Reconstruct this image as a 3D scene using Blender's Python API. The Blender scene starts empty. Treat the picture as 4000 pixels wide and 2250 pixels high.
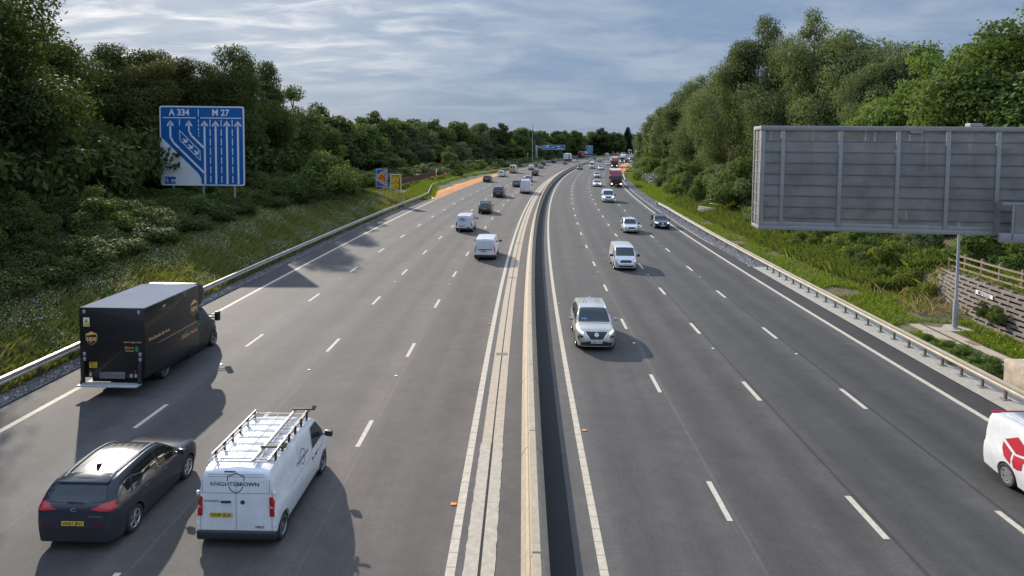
import bpy, bmesh, math, random
import numpy as np
from math import sin, cos, pi, radians, sqrt
from mathutils import Vector, Matrix
from mathutils.bvhtree import BVHTree
from mathutils.geometry import delaunay_2d_cdt
random.seed(7); rng = np.random.default_rng(7)
SC = bpy.context.scene
COL = SC.collection

# ------------------------------------------------------------------ road line
# reference line = lane line next to the median, right carriageway; s along, d to the right
KS = np.array([0, 40, 80, 120, 170, 230, 300, 400, 430, 490.])
KV = np.array([.155, .700, .701, .683, .761, .506, .867, .624, 0, -1.7]) * 1e-3
SS = np.arange(-60, 900, 1.)
_k = np.interp(SS, KS, KV); _k = np.where(SS < 0, 0, _k)
TH = np.cumsum(_k); TH = TH - TH[60] + .02773
PX = np.cumsum(np.sin(TH)); PY = np.cumsum(np.cos(TH))
PX = PX - PX[60] + 5.522; PY = PY - PY[60]
def th_at(s): return float(np.interp(s, SS, TH))
def P(s, d, z=0.):
    t = th_at(s)
    return Vector((float(np.interp(s, SS, PX)) + d * cos(t), float(np.interp(s, SS, PY)) - d * sin(t), z))
def sd_of(x, y):
    i = int(np.argmin((PX - x) ** 2 + (PY - y) ** 2)); t = TH[i]
    dx, dy = x - PX[i], y - PY[i]
    return SS[i] + dx * sin(t) + dy * cos(t), dx * cos(t) - dy * sin(t)
def sm(a, b, x):
    t = min(1., max(0., (x - a) / (b - a))); return t * t * (3 - 2 * t)

# ------------------------------------------------------------------ materials
MATS = {}
def nt(name):
    m = bpy.data.materials.new(name); m.use_nodes = True
    n = m.node_tree; b = n.nodes['Principled BSDF']
    return m, n, b
def N(n, t, **kw):
    o = n.nodes.new(t)
    for k, v in kw.items():
        if hasattr(o, k) and not k[0].isupper(): setattr(o, k, v)
        else: o.inputs[k].default_value = v
    return o
def c4(c): return (c[0], c[1], c[2], 1)
def mat(name, col, rough=.5, metal=0., spec=.5, emit=0, coat=0, var=.0, scale=3., bump=0., bscale=40.):
    if name in MATS: return MATS[name]
    m, n, b = nt(name); L = n.links.new
    b.inputs['Roughness'].default_value = rough; b.inputs['Metallic'].default_value = metal
    b.inputs['Specular IOR Level'].default_value = spec
    b.inputs['Coat Weight'].default_value = coat; b.inputs['Coat Roughness'].default_value = .04
    b.inputs['Base Color'].default_value = c4(col)
    if emit:
        b.inputs['Emission Color'].default_value = c4(col); b.inputs['Emission Strength'].default_value = emit
    tc = None
    if var:
        tc = N(n, 'ShaderNodeTexCoord'); no = N(n, 'ShaderNodeTexNoise', Scale=scale, Detail=6., Roughness=.65)
        L(tc.outputs['Object'], no.inputs['Vector'])
        mx = N(n, 'ShaderNodeMix', data_type='RGBA'); mx.blend_type = 'MIX'
        mx.inputs[6].default_value = c4([max(0, x * (1 - var)) for x in col]); mx.inputs[7].default_value = c4([min(1, x * (1 + var)) for x in col])
        mr = N(n, 'ShaderNodeMapRange'); mr.inputs[1].default_value = .3; mr.inputs[2].default_value = .7
        L(no.outputs['Fac'], mr.inputs[0]); L(mr.outputs[0], mx.inputs[0]); L(mx.outputs[2], b.inputs['Base Color'])
    if bump:
        tc = tc or N(n, 'ShaderNodeTexCoord'); no = N(n, 'ShaderNodeTexNoise', Scale=bscale, Detail=4.)
        L(tc.outputs['Object'], no.inputs['Vector'])
        bp = N(n, 'ShaderNodeBump', Strength=bump, Distance=.02); L(no.outputs['Fac'], bp.inputs['Height']); L(bp.outputs[0], b.inputs['Normal'])
    MATS[name] = m; return m
def paint(name, col, metal=0., rough=.3):
    return mat('paint_' + name, col, rough=rough, metal=metal, coat=.6, var=.10, scale=2.2)
def asphalt(name, col, streak=.35, tint=None, seams=(), warm=None, speck=.38, rough=.78, lane=None):
    m, n, b = nt(name); L = n.links.new
    uv = N(n, 'ShaderNodeUVMap'); mp = N(n, 'ShaderNodeMapping'); mp.inputs['Scale'].default_value = (.75, .012, 1)
    L(uv.outputs[0], mp.inputs['Vector'])
    st = N(n, 'ShaderNodeTexNoise', Scale=1., Detail=5., Roughness=.55); L(mp.outputs[0], st.inputs['Vector'])
    tc = N(n, 'ShaderNodeTexCoord')
    fn = N(n, 'ShaderNodeTexNoise', Scale=34., Detail=5., Roughness=.8); L(tc.outputs['Object'], fn.inputs['Vector'])
    bn = N(n, 'ShaderNodeTexNoise', Scale=.35, Detail=4., Roughness=.6); L(tc.outputs['Object'], bn.inputs['Vector'])
    def rng_(src, lo, hi, a, z):
        r = N(n, 'ShaderNodeMapRange'); r.inputs[1].default_value = lo; r.inputs[2].default_value = hi
        r.inputs[3].default_value = a; r.inputs[4].default_value = z; L(src, r.inputs[0]); return r.outputs[0]
    def mul(a, c):
        q = N(n, 'ShaderNodeMath', operation='MULTIPLY'); L(a, q.inputs[0])
        if isinstance(c, float): q.inputs[1].default_value = c
        else: L(c, q.inputs[1])
        return q.outputs[0]
    f = mul(mul(rng_(st.outputs['Fac'], .3, .7, 1 - streak, 1 + streak), rng_(fn.outputs['Fac'], .3, .7, 1 - speck, 1 + speck)), rng_(bn.outputs['Fac'], .3, .7, .88, 1.12))
    kn = N(n, 'ShaderNodeTexNoise', Scale=1.7, Detail=5., Roughness=.7); L(tc.outputs['Object'], kn.inputs['Vector']); f = mul(f, rng_(kn.outputs['Fac'], .3, .7, .86, 1.14))
    gn = N(n, 'ShaderNodeTexNoise', Scale=11., Detail=3., Roughness=.7); L(tc.outputs['Object'], gn.inputs['Vector'])
    f = mul(f, rng_(gn.outputs['Fac'], .3, .7, .86, 1.14))
    mp2 = N(n, 'ShaderNodeMapping'); mp2.inputs['Scale'].default_value = (.5, .09, 1); L(uv.outputs[0], mp2.inputs['Vector'])
    pn = N(n, 'ShaderNodeTexNoise', Scale=1., Detail=6., Roughness=.7, Distortion=.3); L(mp2.outputs[0], pn.inputs['Vector'])
    f = mul(f, rng_(pn.outputs['Fac'], .54, .68, 1., .84))
    sx = N(n, 'ShaderNodeSeparateXYZ'); L(uv.outputs[0], sx.inputs[0])
    if lane:
        for fr, am in ((2., .12), (1., .09)):
            a = N(n, 'ShaderNodeMath', operation='SUBTRACT'); L(sx.outputs[0], a.inputs[0]); a.inputs[1].default_value = lane[0]
            wv = N(n, 'ShaderNodeMath', operation='MULTIPLY_ADD'); L(a.outputs[0], wv.inputs[0]); wv.inputs[1].default_value = 2 * pi * fr / lane[1]; L(rng_(bn.outputs['Fac'], .3, .7, -.5, .5), wv.inputs[2])
            cs = N(n, 'ShaderNodeMath', operation='COSINE'); L(wv.outputs[0], cs.inputs[0]); f = mul(f, rng_(cs.outputs[0], -1., 1., 1 - am, 1 + am))
    for u0, w, k in seams:
        a = N(n, 'ShaderNodeMath', operation='SUBTRACT'); L(sx.outputs[0], a.inputs[0]); a.inputs[1].default_value = u0
        a2 = N(n, 'ShaderNodeMath', operation='ABSOLUTE'); L(a.outputs[0], a2.inputs[0])
        f = mul(f, rng_(a2.outputs[0], w * .5, w, k, 1.))
    base = N(n, 'ShaderNodeMix', data_type='RGBA'); base.inputs[6].default_value = c4(col)
    base.inputs[7].default_value = c4(warm or col); base.inputs[0].default_value = 0
    if warm:
        L(rng_(sx.outputs[0], tint[0], tint[1], 0., 1.), base.inputs[0])
    vm = N(n, 'ShaderNodeVectorMath', operation='SCALE'); L(base.outputs[2], vm.inputs[0]); L(f, vm.inputs['Scale'])
    L(vm.outputs[0], b.inputs['Base Color'])
    b.inputs['Roughness'].default_value = rough; b.inputs['Specular IOR Level'].default_value = .32
    bp = N(n, 'ShaderNodeBump', Strength=.5, Distance=.015); L(fn.outputs['Fac'], bp.inputs['Height']); L(bp.outputs[0], b.inputs['Normal'])
    return m
def rib_mat(name, col, col2, period, frac):
    m, n, b = nt(name); L = n.links.new
    uv = N(n, 'ShaderNodeUVMap'); sx = N(n, 'ShaderNodeSeparateXYZ'); L(uv.outputs[0], sx.inputs[0])
    dv = N(n, 'ShaderNodeMath', operation='DIVIDE'); L(sx.outputs[1], dv.inputs[0]); dv.inputs[1].default_value = period
    fr = N(n, 'ShaderNodeMath', operation='FRACT'); L(dv.outputs[0], fr.inputs[0])
    gt = N(n, 'ShaderNodeMath', operation='LESS_THAN'); L(fr.outputs[0], gt.inputs[0]); gt.inputs[1].default_value = frac
    tc = N(n, 'ShaderNodeTexCoord'); no = N(n, 'ShaderNodeTexNoise', Scale=5., Detail=8., Roughness=.75); L(tc.outputs['Object'], no.inputs['Vector'])
    r = N(n, 'ShaderNodeMapRange'); r.inputs[1].default_value = .3; r.inputs[2].default_value = .75; r.inputs[3].default_value = 1.12; r.inputs[4].default_value = .62; L(no.outputs['Fac'], r.inputs[0])
    mx = N(n, 'ShaderNodeMix', data_type='RGBA'); mx.inputs[6].default_value = c4(col); mx.inputs[7].default_value = c4(col2); L(gt.outputs[0], mx.inputs[0])
    vm = N(n, 'ShaderNodeVectorMath', operation='SCALE'); L(mx.outputs[2], vm.inputs[0]); L(r.outputs[0], vm.inputs['Scale'])
    L(vm.outputs[0], b.inputs['Base Color']); b.inputs['Roughness'].default_value = .75
    return m
def worn_paint(name, col):
    m, n, b = nt(name); L = n.links.new; tc = N(n, 'ShaderNodeTexCoord')
    no = N(n, 'ShaderNodeTexNoise', Scale=7., Detail=9., Roughness=.8); L(tc.outputs['Object'], no.inputs['Vector'])
    r = N(n, 'ShaderNodeMapRange'); r.inputs[1].default_value = .50; r.inputs[2].default_value = .68; r.inputs[3].default_value = 0; r.inputs[4].default_value = .75; L(no.outputs['Fac'], r.inputs[0])
    mx = N(n, 'ShaderNodeMix', data_type='RGBA'); mx.inputs[6].default_value = c4(col); mx.inputs[7].default_value = (.12, .11, .10, 1); L(r.outputs[0], mx.inputs[0])
    L(mx.outputs[2], b.inputs['Base Color']); b.inputs['Roughness'].default_value = .8; return m
def leaf_mat(name, ca, cb, trans=.3, rough=.5, dead=None):
    m, n, b = nt(name); L = n.links.new
    g = N(n, 'ShaderNodeNewGeometry'); oi = N(n, 'ShaderNodeObjectInfo')
    mx = N(n, 'ShaderNodeMix', data_type='RGBA'); mx.inputs[6].default_value = c4(ca); mx.inputs[7].default_value = c4(cb)
    L(g.outputs['Random Per Island'], mx.inputs[0])
    ad = N(n, 'ShaderNodeMapRange'); ad.inputs[3].default_value = .75; ad.inputs[4].default_value = 1.3; L(oi.outputs['Random'], ad.inputs[0])
    vm = N(n, 'ShaderNodeVectorMath', operation='SCALE'); L(mx.outputs[2], vm.inputs[0]); L(ad.outputs[0], vm.inputs['Scale'])
    L(vm.outputs[0], b.inputs['Base Color']); b.inputs['Roughness'].default_value = max(rough, .65); b.inputs['Specular IOR Level'].default_value = .06
    tr = N(n, 'ShaderNodeBsdfTranslucent')
    v2 = N(n, 'ShaderNodeVectorMath', operation='MULTIPLY'); L(vm.outputs[0], v2.inputs[0]); v2.inputs[1].default_value = (1.5, 1.4, .5)
    L(v2.outputs[0], tr.inputs['Color'])
    ms = N(n, 'ShaderNodeMixShader'); ms.inputs[0].default_value = trans
    L(b.outputs[0], ms.inputs[1]); L(tr.outputs[0], ms.inputs[2]); L(ms.outputs[0], n.nodes['Material Output'].inputs['Surface'])
    return m

# ------------------------------------------------------------------ mesh helpers
def link(o, parent=None):
    COL.objects.link(o)
    if parent is not None: o.parent = parent
    return o
def tag(o, label=None, cat=None, group=None, kind=None):
    if label: o['label'] = label
    if cat: o['category'] = cat
    if group: o['group'] = group
    if kind: o['kind'] = kind
    return o
def empty(name, loc, rz=0., label=None, cat=None, group=None):
    o = bpy.data.objects.new(name, None); link(o); o.location = loc; o.rotation_euler = (0, 0, rz); o.empty_display_size = .3
    return tag(o, label, cat, group)
def mesh(name, V, F, m, parent=None, smooth=False, sharp=35, uv=None):
    me = bpy.data.meshes.new(name); me.from_pydata([tuple(v) for v in V], [], [tuple(f) for f in F])
    if m is not None: me.materials.append(m)
    if uv is not None:
        ul = me.uv_layers.new(name='UVMap'); arr = np.array([uv[l.vertex_index] for l in me.loops], 'f4').ravel(); ul.data.foreach_set('uv', arr)
    if smooth:
        me.polygons.foreach_set('use_smooth', [True] * len(me.polygons))
        me.set_sharp_from_angle(angle=radians(sharp))
    me.update()
    return link(bpy.data.objects.new(name, me), parent)
class MB:
    """collects pieces into ONE mesh"""
    def __init__(s): s.V = []; s.F = []
    def add(s, V, F):
        o = len(s.V); s.V += [tuple(v) for v in V]; s.F += [tuple(i + o for i in f) for f in F]; return s
    def box(s, x0, x1, y0, y1, z0, z1, M=None):
        V = [(x, y, z) for z in (z0, z1) for x, y in ((x0, y0), (x1, y0), (x1, y1), (x0, y1))]
        if M: V = [M @ Vector(v) for v in V]
        return s.add(V, [(3, 2, 1, 0), (4, 5, 6, 7), (0, 1, 5, 4), (1, 2, 6, 5), (2, 3, 7, 6), (3, 0, 4, 7)])
    def tube(s, pts, r, n=8, cap=True):
        pts = [Vector(p) for p in pts]; R = r if hasattr(r, '__len__') else [r] * len(pts)
        V = []; F = []
        for i, p in enumerate(pts):
            t = (pts[min(i + 1, len(pts) - 1)] - pts[max(i - 1, 0)]).normalized()
            a = t.orthogonal().normalized() if i == 0 else (a - t * a.dot(t)).normalized()
            b = t.cross(a)
            for k in range(n):
                q = 2 * pi * k / n; V.append(p + (a * cos(q) + b * sin(q)) * R[i])
        for i in range(len(pts) - 1):
            for k in range(n):
                F.append((i * n + k, i * n + (k + 1) % n, (i + 1) * n + (k + 1) % n, (i + 1) * n + k))
        if cap: F.append(tuple(range(n))[::-1]); F.append(tuple((len(pts) - 1) * n + k for k in range(n)))
        return s.add(V, F)
    def prism(s, poly, y0, y1, axis='y'):
        """poly in (x,z) extruded along y (axis y), or (y,z) along x, or (x,y) along z"""
        n = len(poly)
        f = {'y': lambda a, b, t: (a, t, b), 'x': lambda a, b, t: (t, a, b), 'z': lambda a, b, t: (a, b, t)}[axis]
        V = [f(a, b, t) for t in (y0, y1) for a, b in poly]
        F = [(i, (i + 1) % n, n + (i + 1) % n, n + i) for i in range(n)] + [tuple(range(n))[::-1], tuple(range(n, 2 * n))]
        return s.add(V, F)
    def build(s, name, m, parent=None, smooth=False, bevel=0., sharp=35, seg=2):
        bm = bmesh.new()
        vs = [bm.verts.new(v) for v in s.V]
        for f in s.F:
            try: bm.faces.new([vs[i] for i in f])
            except ValueError: pass
        bmesh.ops.recalc_face_normals(bm, faces=bm.faces)
        if bevel:
            es = [e for e in bm.edges if len(e.link_faces) == 2 and e.calc_face_angle(0) > radians(25)]
            bmesh.ops.bevel(bm, geom=es, offset=bevel, segments=seg, profile=.5, affect='EDGES', clamp_overlap=True)
        me = bpy.data.meshes.new(name); bm.to_mesh(me); bm.free()
        if m is not None: me.materials.append(m)
        if smooth or bevel:
            me.polygons.foreach_set('use_smooth', [True] * len(me.polygons)); me.set_sharp_from_angle(angle=radians(sharp))
        return link(bpy.data.objects.new(name, me), parent)
def strip(name, d0, d1, s0, s1, z, m, step=2., parent=None):
    f0 = d0 if callable(d0) else (lambda s: d0); f1 = d1 if callable(d1) else (lambda s: d1)
    n = max(1, int((s1 - s0) / step)); V = []; uv = []; F = []
    for i in range(n + 1):
        s = s0 + (s1 - s0) * i / n
        for d in (f0(s), f1(s)): V.append(P(s, d, z)); uv.append((d, s))
    for i in range(n): F.append((2 * i, 2 * i + 1, 2 * i + 3, 2 * i + 2))
    return mesh(name, V, F, m, parent, uv=uv)
def sweep(name, prof, dfun, s0, s1, m, step=2., parent=None, zoff=0., smooth=True, sharp=30, close=True):
    n = max(1, int((s1 - s0) / step)); k = len(prof); V = []; F = []; uv = []
    for i in range(n + 1):
        s = s0 + (s1 - s0) * i / n; d = dfun(s) if callable(dfun) else dfun
        for a, b in prof: V.append(P(s, d + a, b + zoff)); uv.append((a, s))
    for i in range(n):
        for j in range(k if close else k - 1):
            F.append((i * k + j, (i + 1) * k + j, (i + 1) * k + (j + 1) % k, i * k + (j + 1) % k))
    if close: F += [tuple(range(k)), tuple(n * k + j for j in range(k))[::-1]]
    return mesh(name, V, F, m, parent, smooth, sharp, uv=uv)
def text2d(txt, size, align='CENTER', bold=.0, cond=1.):
    cu = bpy.data.curves.new('lettering', 'FONT'); cu.body = txt; cu.size = size; cu.align_x = align; cu.align_y = 'CENTER'; cu.offset = bold * size
    cu.resolution_u = 3
    o = bpy.data.objects.new('lettering', cu); COL.objects.link(o)
    dg = bpy.context.evaluated_depsgraph_get(); ev = o.evaluated_get(dg); me = ev.to_mesh()
    V = [(v.co.x * cond, v.co.y) for v in me.vertices]; F = [tuple(p.vertices) for p in me.polygons]
    ev.to_mesh_clear(); bpy.data.objects.remove(o); bpy.data.curves.remove(cu)
    return V, F
def inpoly(p, poly):
    x, y = p; c = False; n = len(poly)
    for i in range(n):
        x0, y0 = poly[i]; x1, y1 = poly[i - 1]
        if (y0 > y) != (y1 > y) and x < (x1 - x0) * (y - y0) / (y1 - y0) + x0: c = not c
    return c
def roundpoly(poly, r, seg=4):
    out = []; n = len(poly)
    for i in range(n):
        p = Vector(poly[i]); a = Vector(poly[i - 1]) - p; b = Vector(poly[(i + 1) % n]) - p
        k = min(r, a.length * .45, b.length * .45); A = p + a.normalized() * k; B = p + b.normalized() * k
        for j in range(seg + 1):
            t = j / seg; q = A * (1 - t) ** 2 + p * 2 * t * (1 - t) + B * t * t; out.append((q.x, q.y))
    return out
def ribbon(pts, w):
    out = []
    for (a, b) in zip(pts[:-1], pts[1:]):
        a, b = Vector(a), Vector(b); d = (b - a).normalized() * w / 2; q = Vector((-d.y, d.x)); a = a - d * .6; b = b + d * .6
        out.append([tuple(a - q), tuple(b - q), tuple(b + q), tuple(a + q)])
    return out
def ellipse(cx, cy, a, b, n=20): return [(cx + a * cos(2 * pi * k / n), cy + b * sin(2 * pi * k / n)) for k in range(n)]
def fillpoly(poly, res):
    pts = []; n = len(poly)
    for i in range(n):
        a = Vector(poly[i]); b = Vector(poly[(i + 1) % n]); k = max(1, int((b - a).length / res))
        for j in range(k): q = a.lerp(b, j / k); pts.append((q.x, q.y))
    nb = len(pts); xs = [p[0] for p in pts]; ys = [p[1] for p in pts]
    x = min(xs) + res * .5
    while x < max(xs):
        y = min(ys) + res * .5
        while y < max(ys):
            if inpoly((x, y), pts) and min((x - p[0]) ** 2 + (y - p[1]) ** 2 for p in pts) > (res * .45) ** 2: pts.append((x, y))
            y += res
        x += res
    r = delaunay_2d_cdt([Vector(p) for p in pts], [], [list(range(nb))], 1, 1e-6)
    return [(v.x, v.y) for v in r[0]], [tuple(f) for f in r[2]]
def decal(B, O, ex, ey, polys, m, parent, name, off=.006, res=.14, VF=None, far=4.):
    """flat outline(s) given in frame (O,ex,ey) laid on the surface B as a thin shell"""
    O, ex, ey = Vector(O), Vector(ex).normalized(), Vector(ey).normalized(); n = ex.cross(ey).normalized()
    V, F = [], []
    if VF: lists = [VF]
    else:
        if polys and not hasattr(polys[0][0], '__len__'): polys = [polys]
        lists = [fillpoly(p, res) for p in polys]
    for v2, f2 in lists:
        o = len(V)
        for a, b in v2:
            q = O + ex * a + ey * b
            if B is None: V.append(q + n * off); continue
            h, nn, _, _ = B.ray_cast(q + n * far, -n)
            if h is None:
                h, nn, _, _ = B.find_nearest(q)
            V.append(h + n * off)
        for f in f2: F.append(tuple(i + o for i in f))
    # skirt so the shell has thickness
    ob = mesh(name, V, F, m, parent, smooth=True, sharp=60)
    return ob

# ------------------------------------------------------------------ shared materials
GLASS = mat('car_glass', (.026, .032, .035), rough=.04, spec=.6)
GLASS2 = mat('car_glass_light', (.05, .065, .065), rough=.05, spec=.6)
RUB = mat('rubber', (.018, .018, .018), rough=.75)
PLAS = mat('black_plastic', (.022, .022, .024), rough=.5)
DARK = mat('dark_underside', (.01, .01, .01), rough=.9)
ALLOY = mat('alloy', (.55, .55, .56), rough=.3, metal=.9)
STEELRIM = mat('steel_rim', (.12, .12, .125), rough=.5, metal=.4)
CHROME = mat('chrome', (.7, .7, .7), rough=.15, metal=1.)
REDL = mat('red_lens', (.42, .008, .012), rough=.12, coat=.5)
LENS = mat('clear_lens', (.5, .52, .54), rough=.08, metal=.3, coat=.5)
AMBER = mat('amber_lens', (.8, .28, .05), rough=.15)
LIT = mat('lit_headlamp', (1., .97, .85), emit=3.)
LITG = mat('lit_running_lamp', (.85, 1., .8), emit=2.5)
LITA = mat('lit_indicator', (1., .45, .1), emit=1.6)
YPL = mat('yellow_plate', (.62, .42, .03), rough=.4)
WPL = mat('white_plate', (.72, .72, .70), rough=.4)
INK = mat('black_ink', (.012, .012, .014), rough=.5)
SEAM = mat('panel_gap', (.05, .05, .055), rough=.7)
SEAMW = mat('panel_gap_white', (.28, .29, .30), rough=.7)
WHITE = paint('white', (.65, .66, .67))
GALV = mat('galvanised_steel', (.33, .34, .34), rough=.45, metal=.55, var=.25, scale=2.)
CONC = mat('concrete', (.40, .36, .29), rough=.85, var=.22, scale=1.3, bump=.3, bscale=25)

# ------------------------------------------------------------------ vehicles
def pch(pts, x):
    xs = np.array([p[0] for p in pts], float); ys = np.array([p[1] for p in pts], float)
    h = np.diff(xs); dl = np.diff(ys) / h; m = np.zeros(len(xs))
    m[0], m[-1] = dl[0], dl[-1]
    for i in range(1, len(xs) - 1):
        if dl[i - 1] * dl[i] > 0:
            w1, w2 = 2 * h[i] + h[i - 1], h[i] + 2 * h[i - 1]; m[i] = (w1 + w2) / (w1 / dl[i - 1] + w2 / dl[i])
    x = np.clip(x, xs[0], xs[-1]); i = np.clip(np.searchsorted(xs, x) - 1, 0, len(xs) - 2)
    t = (x - xs[i]) / h[i]
    return (2 * t**3 - 3 * t**2 + 1) * ys[i] + (t**3 - 2 * t**2 + t) * h[i] * m[i] + (-2 * t**3 + 3 * t**2) * ys[i + 1] + (t**3 - t**2) * h[i] * m[i + 1]
def preset(kind, L, W, H, wb, fo, wr):
    p = dict(L=L, W=W, H=H, xf=L - fo, xr=L - fo - wb, wr=wr, kind=kind, gc=.2)
    if kind in ('hatch', 'suv'):
        hd = .635 if kind == 'suv' else .62
        p.update(ws=((.735, hd + .01), (.555, .945)), rg=((.028 if kind == 'suv' else .045, .65), (.098 if kind == 'suv' else .16, .935)), roofw=.745)
        p['top'] = [(0, .36), (.008, .5), (.02, .6), (.030, .64), (.107 if kind == 'suv' else .17, .955), (.19, .982), (.4, 1.), (.55, .955), (.60, .90), (.74, hd + .01), (.80, hd - .005), (.90, hd - .04), (.96, .52), (.985, .45), (1., .33)]
        p['belt'] = [(0, .46), (.03, .56), (.1, .625), (.5, .60), (.75, .575), (.9, .52), (1., .40)]
    elif kind == 'saloon':
        p.update(ws=((.72, .645), (.56, .95)), rg=((.16, .71), (.30, .945)), roofw=.72)
        p['top'] = [(0, .36), (.006, .55), (.015, .66), (.03, .69), (.15, .70), (.30, .955), (.36, .985), (.45, 1.), (.55, .96), (.6, .89), (.73, .64), (.80, .625), (.90, .575), (.96, .51), (.985, .44), (1., .33)]
        p['belt'] = [(0, .46), (.03, .60), (.1, .645), (.5, .62), (.75, .59), (.9, .52), (1., .40)]
    elif kind == 'van':
        p.update(ws=((.865, .60), (.725, .93)), rg=None, roofw=.84)
        p['top'] = [(0, .86), (.006, .93), (.015, .962), (.04, .978), (.15, .992), (.4, 1.), (.62, .992), (.70, .965), (.75, .90), (.87, .605), (.90, .575), (.95, .51), (.98, .42), (1., .28)]
        p['belt'] = [(0, .5), (.02, .54), (.5, .54), (.85, .53), (.95, .46), (1., .34)]
    elif kind == 'sprinter':
        p.update(ws=((.875, .50), (.775, .80)), rg=None, roofw=.83)
        p['top'] = [(0, .90), (.006, .955), (.015, .975), (.05, .985), (.3, 1.), (.64, .995), (.72, .965), (.755, .88), (.79, .79), (.88, .50), (.91, .475), (.955, .42), (.985, .34), (1., .22)]
        p['belt'] = [(0, .44), (.02, .46), (.5, .46), (.85, .455), (.95, .37), (1., .28)]
    elif kind == 'pickup':
        p.update(ws=((.74, .60), (.63, .93)), rg=((.36, .62), (.40, .92)), roofw=.76)
        p['top'] = [(0, .5), (.006, .56), (.02, .585), (.34, .59), (.355, .62), (.39, .93), (.42, .98), (.5, 1.), (.62, .95), (.66, .87), (.75, .605), (.8, .595), (.92, .57), (.97, .5), (1., .33)]
        p['belt'] = [(0, .5), (.3, .555), (.5, .58), (.75, .57), (.92, .53), (1., .40)]
    van = kind in ('van', 'sprinter')
    p['plan'] = [(0, .945 if van else .80), (.012, .972 if van else .88), (.03, .982 if van else .935), (.08, .99), (.2, 1.), (.8, 1.), (.9, .965), (.95, .9), (.98, .79), (1., .62)]
    return p
def loft(p, x0=0.):
    L, W, H = p['L'], p['W'], p['H']; ra = p['wr'] * 1.14; wr = p['wr']
    xs = set(np.linspace(x0, L, 44).tolist())
    for a in (0, .003, .006, .01, .015, .02, .03, .045, .06, .08, .92, .94, .955, .97, .98, .988, .995, 1.):
        if a * L >= x0: xs.add(a * L)
    for q in p['top']:
        if q[0] * L >= x0: xs.add(q[0] * L)
    for xw in (p['xr'], p['xf']):
        for k in range(17): xs.add(xw + ra * cos(pi * k / 16))
        xs.add(xw - ra - .004); xs.add(xw + ra + .004)
    xs = sorted(x for x in xs if x0 - 1e-6 <= x <= L + 1e-6); xs = np.array([x for i, x in enumerate(xs) if i == 0 or x - xs[i - 1] > 1e-4])
    zt = pch([(a * L, b * H) for a, b in p['top']], xs)
    zs = np.minimum(pch([(a * L, b * H) for a, b in p['belt']], xs), zt - .03)
    w = pch([(a * L, b * W / 2) for a, b in p['plan']], xs)
    V = []; hb = H - .6 * H; k = 12; R = 22
    for i, x in enumerate(xs):
        gc = p['gc'] + .07 * (1 - sm(0, .12 * L, x)) + .05 * sm(.88 * L, L, x)
        zb = gc
        for xw in (p['xr'], p['xf']):
            if abs(x - xw) <= ra: zb = max(gc, wr + sqrt(max(0, ra * ra - (x - xw) ** 2)))
        s = max(zs[i], zb + .05); T = max(zt[i], s + .03); ww = w[i]; hh = T - s
        def wd(z): return float(np.interp(z, [p['gc'], p['gc'] + .12, s * .62, s * .9, s], [.93, .975, 1., .995, .962]))
        half = [(0, zb), (.8 * ww, zb), (wd(zb) * ww, zb)]
        for f in (.3, .62, .9): z = zb + f * (s - zb); half.append((wd(z) * ww, z))
        half.append((.955 * ww, s))
        t = min(1, hh / (H - s + .02)); yr = ww * (.955 * (1 - t) + p['roofw'] * t); b = sm(.06, .26, hh)
        g = [(.5 * (.955 * ww + yr), s + .5 * hh), (yr, s + hh * .85), (yr * .93, s + hh * .962), (yr * .6, T - .004), (0, T + .012)]
        q = [(.90 * ww, s + hh * .5), (.82 * ww, s + .78 * hh), (.68 * ww, s + .92 * hh), (.4 * ww, s + .985 * hh), (0, T)]
        half += [(q[j][0] * (1 - b) + g[j][0] * b, q[j][1] * (1 - b) + g[j][1] * b) for j in range(5)]
        assert len(half) == k
        V += [(x, y, z) for y, z in half] + [(x, -y, z) for y, z in half[-2:0:-1]]
    F = []
    for i in range(len(xs) - 1):
        for j in range(R): F.append((i * R + j, i * R + (j + 1) % R, (i + 1) * R + (j + 1) % R, (i + 1) * R + j))
    F += [tuple(range(R))[::-1], tuple((len(xs) - 1) * R + j for j in range(R))]
    F = [f[::-1] for f in F]
    return V, F
_wheels = {}
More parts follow.
